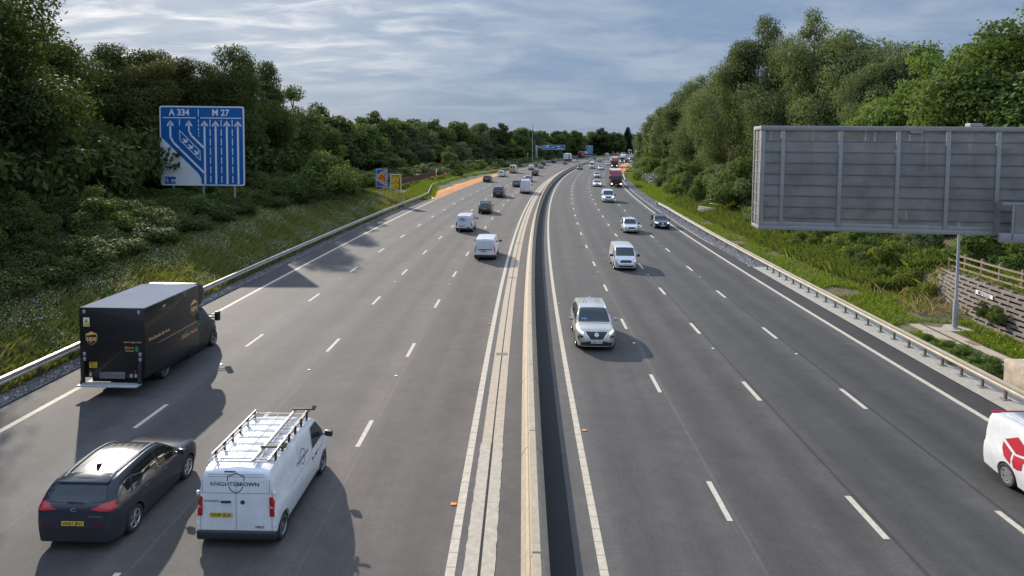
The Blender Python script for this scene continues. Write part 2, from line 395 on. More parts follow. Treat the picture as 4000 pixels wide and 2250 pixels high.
def wheel_meshes(style):
    if style in _wheels: return _wheels[style]
    def lathe(prof, n=28):
        V = []; F = []
        for k in range(n):
            a = 2 * pi * k / n
            for r, y in prof: V.append((r * cos(a), y, r * sin(a)))
        m_ = len(prof)
        for k in range(n):
            for j in range(m_ - 1): F.append((k * m_ + j, k * m_ + j + 1, ((k + 1) % n) * m_ + j + 1, ((k + 1) % n) * m_ + j))
        return V, F
    ty = MB(); ty.add(*lathe([(.62, .30), (.70, .46), (.90, .50), (.985, .40), (1., .25), (1., -.25), (.985, -.40), (.90, -.50), (.70, -.46), (.62, -.30), (.62, .30)]))
    t = ty.build('wheel', RUB, smooth=True); tm = t.data; bpy.data.objects.remove(t)
    r = MB(); r.add(*lathe([(.66, .43), (.60, .40), (.58, .15), (.10, .10), (.0, .10)])); back = r
    n = {'alloy': 5, 'alloy10': 10, 'steel': 0, 'cover': 6}[style]
    rm = r.build('rim', PLAS if n and style != 'cover' else STEELRIM, smooth=True); back = rm.data; bpy.data.objects.remove(rm)
    f = MB()
    f.add(*lathe([(.68, .36), (.69, .445), (.62, .455), (.585, .40), (.585, .36)]))
    f.add(*lathe([(.17, .30), (.17, .40), (.12, .43), (0., .43)]))
    for k in range(n):
        a = 2 * pi * k / n; w0, w1 = {'alloy': (.10, .13), 'alloy10': (.045, .06), 'cover': (.16, .20)}[style]
        M = Matrix.Rotation(-a, 4, 'Y')
        V = [(.12, .30, -w0), (.12, .30, w0), (.62, .32, w1), (.62, .32, -w1), (.12, .42, -w0 * .8), (.12, .42, w0 * .8), (.62, .44, w1 * .8), (.62, .44, -w1 * .8)]
        f.add([M @ Vector(v) for v in V], [(3, 2, 1, 0), (4, 5, 6, 7), (0, 1, 5, 4), (1, 2, 6, 5), (2, 3, 7, 6), (3, 0, 4, 7)])
    sp = f.build('spokes', ALLOY if style != 'steel' else mat('rim_grey', (.3, .3, .31), rough=.4, metal=.6), smooth=True); fm = sp.data; bpy.data.objects.remove(sp)
    _wheels[style] = (tm, back, fm); return _wheels[style]
def add_wheel(root, x, y, r, w, style='alloy', detail=True):
    tm, bm_, fm = wheel_meshes(style); sgn = 1 if y > 0 else -1
    o = link(bpy.data.objects.new('wheel', tm), root); o.location = (x, y, r); o.scale = (r, w * sgn, r)
    if detail:
        b = link(bpy.data.objects.new('rim', bm_), o); link(bpy.data.objects.new('hub_cap' if style == 'cover' else 'rim_spokes', fm), o)
    else: link(bpy.data.objects.new('rim', fm), o)
    return o
_mir = {}
def add_mirror(root, x, y, z, m, sc=1.):
    s = 1 if y > 0 else -1
    b = MB(); b.box(-.05 * sc, .07 * sc, 0, .20 * sc, -.06 * sc, .085 * sc); b.V = [(vx - .06 * sc * (vy / (.2 * sc)), y + s * (vy + .05 * sc), z + vz) for vx, vy, vz in b.V]; b.V = [(vx + x, vy, vz) for vx, vy, vz in b.V]
    b.box(x - .02, x + .03, min(y - s * .08, y + s * .07), max(y - s * .08, y + s * .07), z - .05 * sc, z - .02 * sc)
    return b.build('mirror', m, root, bevel=.03 * sc)
def symm(poly): return [poly, [(-a, b) for a, b in poly][::-1]]

def vehicle(name, label, cat, s, d, away, kind, dims, m, group=None, near=1, wheel='alloy', lit=False, plate=None, plate_z=.5, plate_y=0., lights=None, head=None, grille=None,
            bumper=False, seams=True, mirror_m=None, rear_seam=None, tail_m=None, glassm=None, skirt=False, lower=None, intake=True, over=None):
    """s = position of the end nearest the camera. near: 2 close, 1 middle, 0 far"""
    L, W, H, wb, fo, wr = dims; p = preset(kind, *dims); p.update(over or {})
    t = th_at(s); rz = pi / 2 - t
    c = P(s, d)
    f = Vector((sin(t), cos(t), 0))
    if away: root = empty(name, c, rz, label, cat, group)             # local +x forwards = away
    else: root = empty(name, c + f * L, rz + pi, label, cat, group)
    root.scale = (1, 1, 1.022 - 1.08 / s)
    V, F = loft(p); B = BVHTree.FromPolygons([Vector(v) for v in V], F)
    body = mesh('body', V, F, m, root, smooth=True, sharp=32)
    X = lambda a: a * L
    Z = lambda a: a * H
    hw = W / 2; gm = glassm or GLASS
    # underside
    u = MB(); u.box(.3, L - .3, -hw * .72, hw * .72, p['gc'] - .03, p['wr'] + .12); u.build('underbody', DARK, root)
    # wheels
    tw = .235 if kind in ('van', 'sprinter', 'suv', 'pickup') else .21
    for x in (p['xr'], p['xf']):
        for y in (hw - tw * .5 - .015, -(hw - tw * .5 - .015)): add_wheel(root, x, y, wr, tw, wheel, near >= 1)
    # windscreen
    (xb, zb), (xt, zt) = p['ws']; O = Vector((X(xb), 0, Z(zb))); ey = Vector((X(xt) - X(xb), 0, Z(zt) - Z(zb))); h = ey.length
    rw = p['roofw'] * hw
    decal(B, O, (0, 1, 0), ey, roundpoly([(-.80 * hw, .03), (.80 * hw, .03), (rw * .90, h * .985), (-rw * .90, h * .985)], .07), gm, root, 'windscreen', off=.008)
    if p['rg']:
        (xb, zb), (xt, zt) = p['rg']; O = Vector((X(xb), 0, Z(zb))); ey = Vector((X(xt) - X(xb), 0, Z(zt) - Z(zb))); h = ey.length
        decal(B, O, (0, -1, 0), ey, roundpoly([(-.70 * hw, .05), (-.3 * hw, .0), (.3 * hw, .0), (.70 * hw, .05), (rw * .82, h * .93), (-rw * .82, h * .93)], .08), gm, root, 'rear_window', off=.008)
    # side windows
    zb_, zt_ = {'hatch': (.645, .915), 'suv': (.655, .915), 'saloon': (.665, .915), 'van': (.585, .885), 'sprinter': (.50, .76), 'pickup': (.62, .9)}[kind]
    ax, tx = p['ws'][0][0], p['ws'][1][0]
    side = []
    if kind in ('van', 'sprinter'):
        w0 = tx - (.115 if kind == 'van' else .075)
        side.append(('side_window', [(X(w0), Z(zb_)), (X(ax - .03), Z(zb_ + .005)), (X(ax - .045), Z(zb_ + .07)), (X(tx + .0), Z(zt_)), (X(w0 + .01), Z(zt_))]))
    elif kind == 'pickup':
        side.append(('side_window', [(X(.45), Z(zb_)), (X(ax - .02), Z(zb_ - .01)), (X(tx - .01), Z(zt_)), (X(.45), Z(zt_))]))
    else:
        rb, rt = p['rg'][0][0], p['rg'][1][0]; mid = .5 if kind == 'saloon' else .47
        side.append(('side_window', [(X(mid + .012), Z(zb_ - .005)), (X(ax - .045), Z(zb_ - .015)), (X(tx + .055), Z(zt_ - .05)), (X(tx - .02), Z(zt_)), (X(mid + .006), Z(zt_ + .008))]))
        side.append(('side_window', [(X(rt + .10), Z(zb_ + .01)), (X(mid - .012), Z(zb_)), (X(mid - .018), Z(zt_ + .01)), (X(rt + .15), Z(zt_))]))
        if kind != 'saloon': side.append(('side_window', [(X(rt + .0), Z(zb_ + .085)), (X(rt + .085), Z(zb_ + .025)), (X(rt + .13), Z(zt_ - .015)), (X(rt + .07), Z(zt_ - .04))]))
    for nm, poly in side:
        poly = roundpoly(poly, .05)
        decal(B, (0, 0, 0), (1, 0, 0), (0, 0, 1), poly, gm, root, nm, off=.008)
        decal(B, (0, 0, 0), (-1, 0, 0), (0, 0, 1), [(-a, b) for a, b in poly][::-1], gm, root, nm, off=.008)
    # lamps
    tl = lights or {'hatch': [(.60, .60), (.96, .635), (1.02, .575), (.98, .52), (.64, .535)], 'suv': [(.58, .585), (.97, .64), (1.02, .58), (.98, .53), (.62, .54)], 'saloon': [(.52, .60), (.96, .635), (1., .55), (.56, .52)],
                    'van': [(.79, .60), (.918, .60), (.922, .36), (.80, .36)], 'sprinter': [(.83, .43), (.96, .43), (.96, .22), (.83, .22)], 'pickup': [(.84, .53), (1., .53), (1., .32), (.84, .32)]}[kind]
    tl = [(a * hw, b * H) for a, b in tl]
    for q in symm(tl):
        decal(B, (0, 0, 0), (0, -1, 0), (0, 0, 1), [(-a, b) for a, b in q], tail_m or REDL, root, 'tail_light', off=.016, res=.035 if near == 2 else .08)
    hl = head or {'van': [(.55, .47), (.88, .52), (.97, .50), (.90, .42), (.6, .41)], 'sprinter': [(.58, .36), (.9, .43), (.97, .40), (.9, .31), (.62, .30)]}.get(kind, [(.50, .50), (.88, .555), (.96, .53), (.88, .465), (.55, .445)])
    hl = [(a * hw, b * H) for a, b in hl]
    for q in symm(hl): decal(B, (L, 0, 0), (0, 1, 0), (0, 0, 1), q, {True: LIT, 'green': LITG}.get(lit, LENS) if lit else LENS, root, 'headlight', off=.014, res=.08)
    gr = grille or {'van': [(-.45, .46), (.45, .46), (.40, .36), (-.40, .36)], 'sprinter': [(-.48, .36), (.48, .36), (.40, .25), (-.40, .25)]}.get(kind, [(-.46, .47), (.46, .47), (.38, .36), (-.38, .36)])
    decal(B, (L, 0, 0), (0, 1, 0), (0, 0, 1), [(a * hw, b * H) for a, b in gr], PLAS, root, 'grille', off=.012, res=.08)
    if intake: decal(B, (L, 0, 0), (0, 1, 0), (0, 0, 1), [(a * hw, b * H) for a, b in [(-.66, .255), (.66, .255), (.58, .17), (-.58, .17)]], PLAS, root, 'air_intake', off=.012, res=.08)
    # plates
    ptxt = plate or ''
    pw, ph = .53, .115
    pz = (plate_z if away else .275) * H
    O, e = ((0, 0, 0), (0, -1, 0)) if away else ((L, 0, 0), (0, 1, 0))
    py = plate_y if away else 0.
    pl = decal(B, O, e, (0, 0, 1), [(py - pw / 2, pz - ph / 2), (py + pw / 2, pz - ph / 2), (py + pw / 2, pz + ph / 2), (py - pw / 2, pz + ph / 2)], YPL if away else WPL, root, 'number_plate', off=.022, res=.2)
    if ptxt:
        tv, tf = text2d(ptxt, .105, bold=.012); decal(B, O, e, (0, 0, 1), None, INK, pl, 'plate_lettering', off=.028, VF=([(a + py, b + pz - .003) for a, b in tv], tf))
    # bumper, sills
    if bumper:
        b = MB(); b.box(-.05, .22, -hw * .96, hw * .96, p['gc'] + .02, p['gc'] + .27); b.build('rear_bumper', PLAS, root, bevel=.06, seg=3)
        sk = []
        for sg in (1, -1):
            e = (1, 0, 0) if sg > 0 else (-1, 0, 0)
            decal(B, (0, 0, 0), e if sg > 0 else e, (0, 0, 1), [(sg * a, z) for a, z in ((p['xr'] + wr * 1.2, p['gc']), (p['xf'] - wr * 1.2, p['gc']), (p['xf'] - wr * 1.2, p['gc'] + .14), (p['xr'] + wr * 1.2, p['gc'] + .14))][::sg], PLAS, root, 'sill', off=.008)
    if lower is not None:
        decal(B, (0, 0, 0), (0, -1, 0), (0, 0, 1), [(a * hw, z * H) for a, z in ((-.9, .17), (.9, .17), (.96, lower), (-.96, lower))], PLAS, root, 'rear_bumper', off=.008, res=.1)
    # mirrors
    mx = (ax - (.05 if kind in ('van', 'sprinter') else .07)); mz = {'hatch': .665, 'suv': .675, 'saloon': .68, 'van': .61, 'sprinter': .52, 'pickup': .63}[kind]
    for y in (hw * .97, -hw * .97): add_mirror(root, X(mx), y, Z(mz), mirror_m or m, 1.15 if kind in ('van', 'sprinter') else 1.)
    # door gaps and handles
    if seams and near >= 1:
        sm_ = SEAMW if m is WHITE else SEAM
        if kind in ('van', 'sprinter'):
            xs_ = [tx - .125, ax - .03] if kind == 'van' else [tx - .085, ax - .03]
            lines = [[(X(xs_[0]), Z(.2)), (X(xs_[0]), Z(.95))], [(X(xs_[0] - .22), Z(.22)), (X(xs_[0] - .22), Z(.93))], [(X(xs_[0] - .38), Z(.52)), (X(xs_[0]), Z(.52))]]
            hx = [xs_[0] + .03, xs_[0] - .03]
        else:
            mid = .5 if kind == 'saloon' else .47
            lines = [[(X(mid), Z(.22)), (X(mid), Z(.62))], [(X(ax - .02), Z(.25)), (X(ax - .03), Z(.6))], [(X(.31), Z(.45)), (X(.28), Z(.62))]]
            hx = [mid + .03, .30]
        for sg in (1, -1):
            for l in lines: decal(B, (0, 0, 0), (sg, 0, 0), (0, 0, 1), ribbon([(sg * a, b) for a, b in l], .014), sm_, root, 'door_gap', off=.005, res=.2)
            for q in hx:
                y0 = hw * .985; b = MB(); b.box(X(q), X(q) + .17, sg * y0 - .03, sg * y0 + .03, Z(.555 if kind not in ('van', 'sprinter') else .47), Z(.555 if kind not in ('van', 'sprinter') else .47) + .035)
                b.build('door_handle', PLAS if kind in ('van', 'sprinter') else m, root, bevel=.012)
        if kind in ('van', 'sprinter') and rear_seam:
            pol = ribbon([(0, Z(.2)), (0, Z(.95))], .014) + ribbon([(-.86 * hw, Z(.2)), (-.86 * hw, Z(.9)), (.86 * hw, Z(.9)), (.86 * hw, Z(.2))], .012)
            decal(B, (0, 0, 0), (0, -1, 0), (0, 0, 1), pol, sm_, root, 'door_gap', off=.005, res=.2)
    return root, B, p

# ------------------------------------------------------------------ detailed near vehicles
def txt_decal(B, O, ex, ey, s, size, a, b, m, parent, name, bold=.0, cond=1., off=.010, align='CENTER'):
    tv, tf = text2d(s, size, align, bold, cond)
    return decal(B, O, ex, ey, None, m, parent, name, off=off, VF=([(x + a, y + b) for x, y in tv], tf))
REAR = ((0, 0, 0), (0, -1, 0), (0, 0, 1)); RIGHT = ((0, 0, 0), (1, 0, 0), (0, 0, 1)); LEFT = ((0, 0, 0), (-1, 0, 0), (0, 0, 1))
def shieldpts(cx, cz, w, h):
    a = [(-.5, .30), (-.25, .40), (0, .5), (.25, .40), (.5, .30), (.5, -.10), (.36, -.30), (0, -.5), (-.36, -.30), (-.5, -.10)]
    return [(cx + x * w, cz + z * h) for x, z in a]
def knights(B, fr, cx, cz, w, parent):
    h = w * .52; q = [(-.2, .12), (-.2, .35), (-.10, .40), (0, .5), (.10, .40), (.2, .35), (.2, .12)]
    q2 = [(-.17, -.17), (-.12, -.34), (0, -.5), (.12, -.34), (.17, -.17)]
    for q_ in (q, q2): decal(B, *fr, ribbon([(cx + a * w, cz + b * h) for a, b in q_], .018), INK, parent, 'shield_emblem', off=.009)
    txt_decal(B, *fr, 'KNIGHTS', .135 * w / .95, cx - .005, cz - .02, INK, parent, 'lettering', bold=.004, cond=w / .95 * 1.0, align='RIGHT')
    txt_decal(B, *fr, 'BROWN', .135 * w / .95, cx + .015, cz - .02, INK, parent, 'lettering', bold=.014, cond=w / .95 * 1.0, align='LEFT')
# --- white panel van with ladder rack
KB, B, p = vehicle('panel_van', 'white panel van with a shield emblem and a roof rack carrying a ladder', 'van', 13.80, -12.19, True, 'van', (4.62, 1.99, 2.05, 3.28, .88, .34), WHITE,
    lights=[(.80, .655), (.918, .655), (.922, .41), (.81, .41)], near=2, wheel='steel', plate='DY69 ZLX', plate_z=.425, plate_y=-.36, bumper=True, rear_seam=True, mirror_m=PLAS, seams=True)
knights(B, REAR, 0., 1.68, .98, KB); knights(B, RIGHT, 2.05, 1.36, .86, KB)
txt_decal(B, *REAR, 'VIVARO', .085, -.58, 1.22, INK, KB, 'lettering', cond=1.3); txt_decal(B, *REAR, 'V0627', .085, .56, .56, INK, KB, 'lettering', bold=.02)
txt_decal(B, *RIGHT, 'knightsbrown.co.uk', .09, 3.25, 1.0, INK, KB, 'lettering')
decal(B, *REAR, ellipse(.16, 1.20, .06, .06), CHROME, KB, 'badge', off=.012); decal(B, *REAR, ellipse(.16, 1.20, .042, .042), PLAS, KB, 'badge', off=.016)
b = MB(); b.box(-.035, .02, .12, .36, 1.18, 1.23); b.build('door_handle', PLAS, KB, bevel=.015)
decal(B, *REAR, roundpoly([(-.29, 1.945), (-.02, 1.945), (-.02, 1.975), (-.29, 1.975)], .015), mat('dark_red_lens', (.12, .01, .012), rough=.2), KB, 'brake_light', off=.012)
for q in ((-.88, .62), (.86, .62)): pass
for q in symm([(.775, 1.06), (.895, 1.06), (.895, 1.12), (.775, 1.12)]): decal(B, *REAR, q, LENS, KB, 'reversing_light', off=.018)
decal(B, *REAR, ribbon([(-.80, 1.43), (.80, 1.43), (.80, 1.90), (-.80, 1.90), (-.80, 1.43)], .014), SEAMW, KB, 'window_pressing', off=.006)
for sg in (-1, 1):
    for z in (1.42, .62):
        b = MB(); b.box(-.01, .06, sg * .915 - .03, sg * .915 + .03, z - .05, z + .05); b.build('hinge', WHITE, KB, bevel=.012)
rk = MB()
for sg in (-1, 1):
    rk.tube([(.32, sg * .72, 2.02), (3.15, sg * .70, 2.04)], .022); rk.tube([(.30, sg * .74, 2.02), (.38, sg * .74, 2.13), (3.05, sg * .72, 2.14), (3.2, sg * .70, 2.03)], .016)
for k in range(8): rk.tube([(.36 + .39 * k, -.72, 2.03), (.36 + .39 * k, .72, 2.03)], .019)
rk.tube([(.27, -.76, 2.0), (.27, .76, 2.0)], .026)
for y in (-.25, .1, .4): rk.tube([(.4, y, 1.975), (3.1, y, 1.985)], .012)
rack = rk.build('roof_rack', mat('aluminium', (.55, .54, .52), rough=.35, metal=.7), KB, smooth=True); rack.location.z = .11
for k in range(6):
    for sg in (-1, 1): ft = MB(); ft.box(.55 + .48 * k, .65 + .48 * k, sg * .735 - .022, sg * .735 + .022, 1.88, 2.12); ft.build('rack_foot', PLAS, rack, bevel=.012)
ld = empty('ladder', KB.matrix_basis @ Vector((.25, -.5, 2.10)), KB.rotation_euler.z, 'aluminium ladder strapped along the right side of the van roof rack', 'ladder')
AL = mat('ladder_metal', (.46, .42, .36), rough=.45, metal=.5, var=.15)
for y in (-.19, .19):
    b = MB(); b.box(0, 3.15, y - .03, y + .03, 0, .075); b.build('stile', AL, ld, bevel=.008)
for k in range(11):
    b = MB(); b.tube([(.15 + .285 * k, -.18, .04), (.15 + .285 * k, .18, .04)], .018); b.build('rung', AL, ld, smooth=True)
for x in (.62, 3.0):
    b = MB(); b.box(x - .03, x + .03, -.40, .24, .085, .13); b.prism([(x - .02, .13), (x + .05, .20), (x + .08, .13)], -.42, -.30); b.build('clamp', mat('clamp_wood', (.10, .07, .045), rough=.7), ld, bevel=.01)
# --- dark blue grey SUV
DBG = mat('paint_grey_black', (.034, .038, .047), rough=.15, metal=.1, spec=.4, coat=0, var=.12, scale=2.2)
HY, B, p = vehicle('suv', 'dark grey family SUV with silver roof rails beside the panel van', 'car', 13.53, -15.94, True, 'suv', (4.45, 1.95, 1.69, 2.67, .86, .345), DBG,
    near=2, wheel='alloy', plate='HN21 JRO', plate_z=.44, lower=.36, lights=[(.40, .632), (.64, .695), (.94, .73), (1.02, .70), (.985, .62), (.70, .612)], glassm=mat('suv_glass', (.012, .014, .015), rough=.03, spec=.8),
    over=dict(rg=((.033, .70), (.092, .905)), top=[(0, .38), (.006, .52), (.012, .63), (.024, .69), (.034, .702), (.098, .925), (.112, .958), (.17, .978), (.28, .994), (.4, 1.), (.55, .957), (.60, .90), (.74, .655), (.80, .645), (.90, .605), (.96, .54), (.985, .46), (1., .33)],
        belt=[(0, .48), (.02, .64), (.06, .675), (.2, .655), (.5, .615), (.75, .59), (.9, .54), (1., .40)]))
decal(B, *REAR, ellipse(0, 1.06, .075, .042), CHROME, HY, 'badge', off=.014); decal(B, *REAR, ellipse(0, 1.06, .055, .026), DBG, HY, 'badge', off=.018)
for q in symm([(.50, .70), (.86, .75), (.86, .70), (.52, .66)]): decal(B, *REAR, q, mat('dark_red_lens', (.12, .01, .012), rough=.2), HY, 'reflector', off=.012)
txt_decal(B, *REAR, 'TUCSON', .07, .52, .90, mat('chrome', ()), HY, 'lettering', cond=1.2)
for y in (-.60, .60):
    pts = [(.62 + .28 * k, y * (1 - .02 * abs(k - 4)), 0) for k in range(9)]; q = MB(); pp = []
    for a, yy, _ in pts:
        h_, _, _, _ = B.ray_cast(Vector((a, yy, 4)), Vector((0, 0, -1))); pp.append((a, yy, h_.z + .028))
    pp[0] = (pp[0][0] - .05, pp[0][1], pp[0][2] - .03); pp[-1] = (pp[-1][0] + .05, pp[-1][1], pp[-1][2] - .03)
    q.tube(pp, .018); q.build('roof_rail', ALLOY, HY, smooth=True)
for y in (-.38, -.19, .02, .22, .40):
    decal(B, (0, 0, 0), (1, 0, 0), (0, 1, 0), ribbon([(1.0, y), (2.3, y * .97)], .022), SEAM, HY, 'roof_groove', off=.004, res=.3)
b = MB(); b.prism([(.95, 1.67), (1.15, 1.69), (.97, 1.77)], -.03, .03); b.build('antenna', INK, HY, bevel=.008)
b = MB(); b.prism([(.36, 1.565), (.38, 1.605), (.74, 1.66), (.76, 1.63), (.52, 1.585)], -.62, .62); b.build('spoiler', DBG, HY, bevel=.012)
b = MB(); b.tube([(.125, .20, 1.215), (.12, -.2, 1.205)], .012); b.build('rear_wiper', INK, HY)
# --- brown luton delivery truck
UPSB = mat('dark_brown_paint', (.011, .010, .010), rough=.35, coat=.3, var=.1, scale=1.5)
GOLD = mat('gold_vinyl', (.80, .46, .17), rough=.4); BRN = mat('brown_vinyl', (.07, .03, .02), rough=.4); GRN = mat('leaf_green', (.03, .22, .04), rough=.5)
def luton():
    L, W = 7.15, 2.52
    r = empty('delivery_truck', P(23.15, -21.0), pi / 2 - th_at(26), 'dark brown box delivery truck with gold shield emblem and white roof', 'truck'); r.scale = (1, 1, .995)
    pr = preset('sprinter', 7.15, 2.0, 2.35, 4.4, .85, .37); pr['top'] = [(0, .9), (.3, .93), (.56, .95), (.70, .95), (.745, .92), (.79, .86), (.885, .56), (.92, .52), (.96, .46), (.985, .38), (1., .25)]
    pr['ws'] = ((.88, .575), (.795, .855))
    V, F = loft(pr, 4.05); B = BVHTree.FromPolygons([Vector(v) for v in V], F)
    mesh('cab', V, F, UPSB, r, smooth=True, sharp=32)
    H = 2.35
    for sg, fr in ((1, RIGHT), (-1, LEFT)):
        pol = [(4.55, 1.28), (6.25, 1.25), (6.12, 1.45), (5.68, 1.93), (4.6, 1.95)]
        decal(B, *fr, [(sg * a, z) for a, z in roundpoly(pol, .07)], GLASS2, r, 'side_window', off=.008)
        decal(B, *fr, ribbon([(sg * 4.5, .5), (sg * 4.5, 1.95)], .014) + ribbon([(sg * 6.1, .5), (sg * 6.15, 1.2)], .014), SEAM, r, 'door_gap', off=.005)
    (xb, zb), (xt, zt) = pr['ws']; O = Vector((xb * L, 0, zb * H)); ey = Vector(((xt - xb) * L, 0, (zt - zb) * H)); h = ey.length
    decal(B, O, (0, 1, 0), ey, roundpoly([(-.84, .02), (.84, .02), (.78, h), (-.78, h)], .07), GLASS, r, 'windscreen', off=.008)
    for q in symm([(.58, .95), (.86, 1.05), (.93, .98), (.86, .8), (.6, .78)]): decal(B, (L, 0, 0), (0, 1, 0), (0, 0, 1), q, LENS, r, 'headlight', off=.01)
    bx = MB(); bx.box(.15, 4.4, -W / 2, W / 2, .62, 3.32); box = bx.build('cargo_box', UPSB, r, bevel=.02)
    b = MB(); b.box(.17, 4.38, -W / 2 + .03, W / 2 - .03, 3.322, 3.335); b.build('roof', mat('translucent_roof', (.23, .245, .27), rough=1., spec=.0, var=.08, scale=.6), box)
    b = MB(); b.prism([(4.402, 2.3), (4.402, 3.34), (4.75, 3.36), (5.15, 3.2), (5.35, 2.85), (5.30, 2.5), (5.0, 2.3)], -1.10, 1.10); b.build('wind_deflector', UPSB, r, bevel=.10, seg=3)
    b = MB(); b.box(.3, 4.6, -.9, .9, .42, .61); b.box(1.2, 4.2, -1.08, -.95, .38, .6); b.box(1.2, 4.2, .95, 1.08, .38, .6); b.build('chassis', DARK, r)
    for y in (.88, -.88): add_wheel(r, 1.95, y, .37, .36, 'steel', True); add_wheel(r, 6.35, y * 1.0, .37, .24, 'steel', True)
    for y in (1, -1):
        m_ = MB(); m_.box(5.75, 5.95, min(y * 1.30, y * 1.52), max(y * 1.30, y * 1.52), 1.35, 1.78); m_.build('mirror', PLAS, r, bevel=.04)
        m_ = MB(); m_.tube([(5.8, y * .98, 1.50), (5.83, y * 1.32, 1.48)], .025); m_.tube([(5.8, y * .96, 1.62), (5.83, y * 1.32, 1.62)], .025); m_.build('mirror_arm', PLAS, r)
    # rear doors and tail lift
    Rr = ((.15, 0, 0), (0, -1, 0), (0, 0, 1)); Rt = ((0, -W / 2, 0), (1, 0, 0), (0, 0, 1))
    def ups(fr, cx, cz, w, nb):
        decal(None, *fr, shieldpts(cx, cz, w, w * 1.22), GOLD, box, 'shield_emblem', off=.004)
        decal(None, *fr, shieldpts(cx, cz - w * .03, w * .90, w * 1.10), BRN, box, 'shield_emblem', off=.006)
        decal(None, *fr, [(cx - w * .46, cz + w * .24), (cx - w * .25, cz + w * .40), (cx, cz + w * .54), (cx + w * .25, cz + w * .42), (cx + w * .46, cz + w * .32), (cx + w * .2, cz + w * .34), (cx - w * .2, cz + w * .26)], GOLD, box, 'shield_emblem', off=.008)
        txt_decal(None, *fr, 'ups', w * .62, cx, cz - w * .02, GOLD, box, 'lettering', bold=.03, off=.008, cond=.95)
    ups(Rr, -.80, 2.15, .44, 0); ups(Rt, 3.95, 2.42, .58, 0)
    txt_decal(None, *Rr, 'www.ups.com', .12, .78, 2.02, GOLD, box, 'lettering', off=.005)
    txt_decal(None, *Rr, 'Electric', .12, .66, 1.80, GOLD, box, 'lettering', off=.005); txt_decal(None, *Rr, 'Vehicle', .12, .66, 1.68, GOLD, box, 'lettering', off=.005)
    lf = [(0, -.12), (.05, -.08), (.075, 0), (.05, .07), (0, .14), (-.05, .07), (-.075, 0), (-.05, -.08)]
    decal(None, *Rr, [(.94 + a, 1.75 + b) for a, b in lf], GRN, box, 'leaf_emblem', off=.005); decal(None, *Rt, [(4.32 + a * .9, 1.62 + b * 1.2) for a, b in lf], GRN, box, 'leaf_emblem', off=.005)
    txt_decal(None, *Rt, 'Worldwide Services', .19, 1.16, 2.03, GOLD, box, 'lettering', off=.005, bold=.008)
    txt_decal(None, *Rt, 'Electric Vehicle', .21, 3.55, 1.40, GOLD, box, 'lettering', off=.005, bold=.01)
    decal(None, *Rt, [(1.0, 1.72), (4.2, 1.71), (4.2, 1.79), (1.0, 1.75)], mat('gold_stripe', (.30, .18, .10), rough=.4), box, 'stripe', off=.004)
    decal(None, *Rr, [(-1.10, 2.60), (-.86, 2.60), (-.86, 2.95), (-1.10, 2.95)], WPL, box, 'warning_notice', off=.004)
    decal(None, *Rr, [(-1.08, 2.74), (-.88, 2.74), (-.98, 2.92)], mat('yellow_vinyl', (.6, .45, .02), rough=.5), box, 'warning_notice', off=.006)
    decal(None, *Rr, [(-1.09, 2.61), (-.87, 2.61), (-.87, 2.72), (-1.09, 2.72)], mat('yellow_vinyl', (.6, .45, .02), rough=.5), box, 'warning_notice', off=.006)
    txt_decal(None, *Rr, '!', .13, -.98, 2.80, INK, box, 'warning_notice', off=.008, bold=.05)
    pl = decal(None, *Rr, [(-.90, 1.0), (-.60, 1.0), (-.60, 1.23), (-.90, 1.23)], YPL, r, 'number_plate', off=.015)
    txt_decal(None, *Rr, 'BF75', .11, -.76, 1.17, INK, pl, 'plate_lettering', off=.02, bold=.015); txt_decal(None, *Rr, 'DXA', .11, -.73, 1.06, INK, pl, 'plate_lettering', off=.02, bold=.015)
    for y, z in ((1.05, 3.18), (-1.05, 3.18), (1.07, 1.55), (1.07, 1.35), (-1.07, 1.55), (-1.07, 1.35), (-.72, .72), (-.90, .72), (.85, .75)):
        m_ = MB(); m_.box(.10, .149, y - .05, y + .05, z - .07, z + .07); m_.build('marker_light', mat('grey_lamp', (.30, .31, .34), rough=.2, coat=.5), r, bevel=.012)
    for y in (-.88, .86):
        m_ = MB(); m_.box(.10, .149, y - .035, y + .035, .84, .92); m_.build('tail_light', REDL, r, bevel=.01)
    m_ = MB(); m_.box(-.30, .10, -1.14, 1.14, .40, .46); tlft = m_.build('tail_lift', mat('lift_aluminium', (.55, .56, .58), rough=.4, metal=.4, var=.15, scale=6), r, bevel=.008)
    m_ = MB(); m_.box(.06, .148, -.50, .48, .62, .86); m_.build('tread_plate', mat('tread_plate', (.24, .23, .22), rough=.45, metal=.7, var=.35, scale=30), tlft, bevel=.01)
    for y in (-1.10, 1.10):
        m_ = MB(); m_.box(-.02, .11, y - .05, y + .05, .45, 1.25); m_.tube([(-.1, y, .42), (.1, y, .9)], .04); m_.build('lift_arm', PLAS, tlft, bevel=.01)
luton()
# --- white delivery van cut by the right edge of the frame
DV, B, p = vehicle('delivery_van', 'white delivery van with a red cube emblem, cut off at the right edge', 'van', 13.45, 9.47, False, 'van', (4.97, 1.99, 1.97, 2.93, 1.0, .345), WHITE, near=2, wheel='cover', plate='', mirror_m=PLAS)
RED = mat('red_vinyl', (.42, .008, .025), rough=.35, coat=.3)
cx, cz = 1.28, 1.12
for poly in ([(-.50, .34), (.02, .66), (.40, .44), (.46, .14), (.05, .04), (-.06, .10)], [(-.56, .22), (-.12, .0), (-.10, -.44), (-.40, -.28), (-.56, -.04)], [(-.02, -.02), (.05, -.04), (.45, .04), (.40, -.42), (-.02, -.58), (-.03, -.30)]):
    decal(B, *RIGHT, [(cx + a * .86, cz + b * .80) for a, b in poly], RED, DV, 'cube_emblem', off=.009)
txt_decal(B, *RIGHT, 'dpd', .62, 2.45, 1.10, mat('grey_vinyl', (.06, .055, .06), rough=.5), DV, 'lettering', bold=.03)
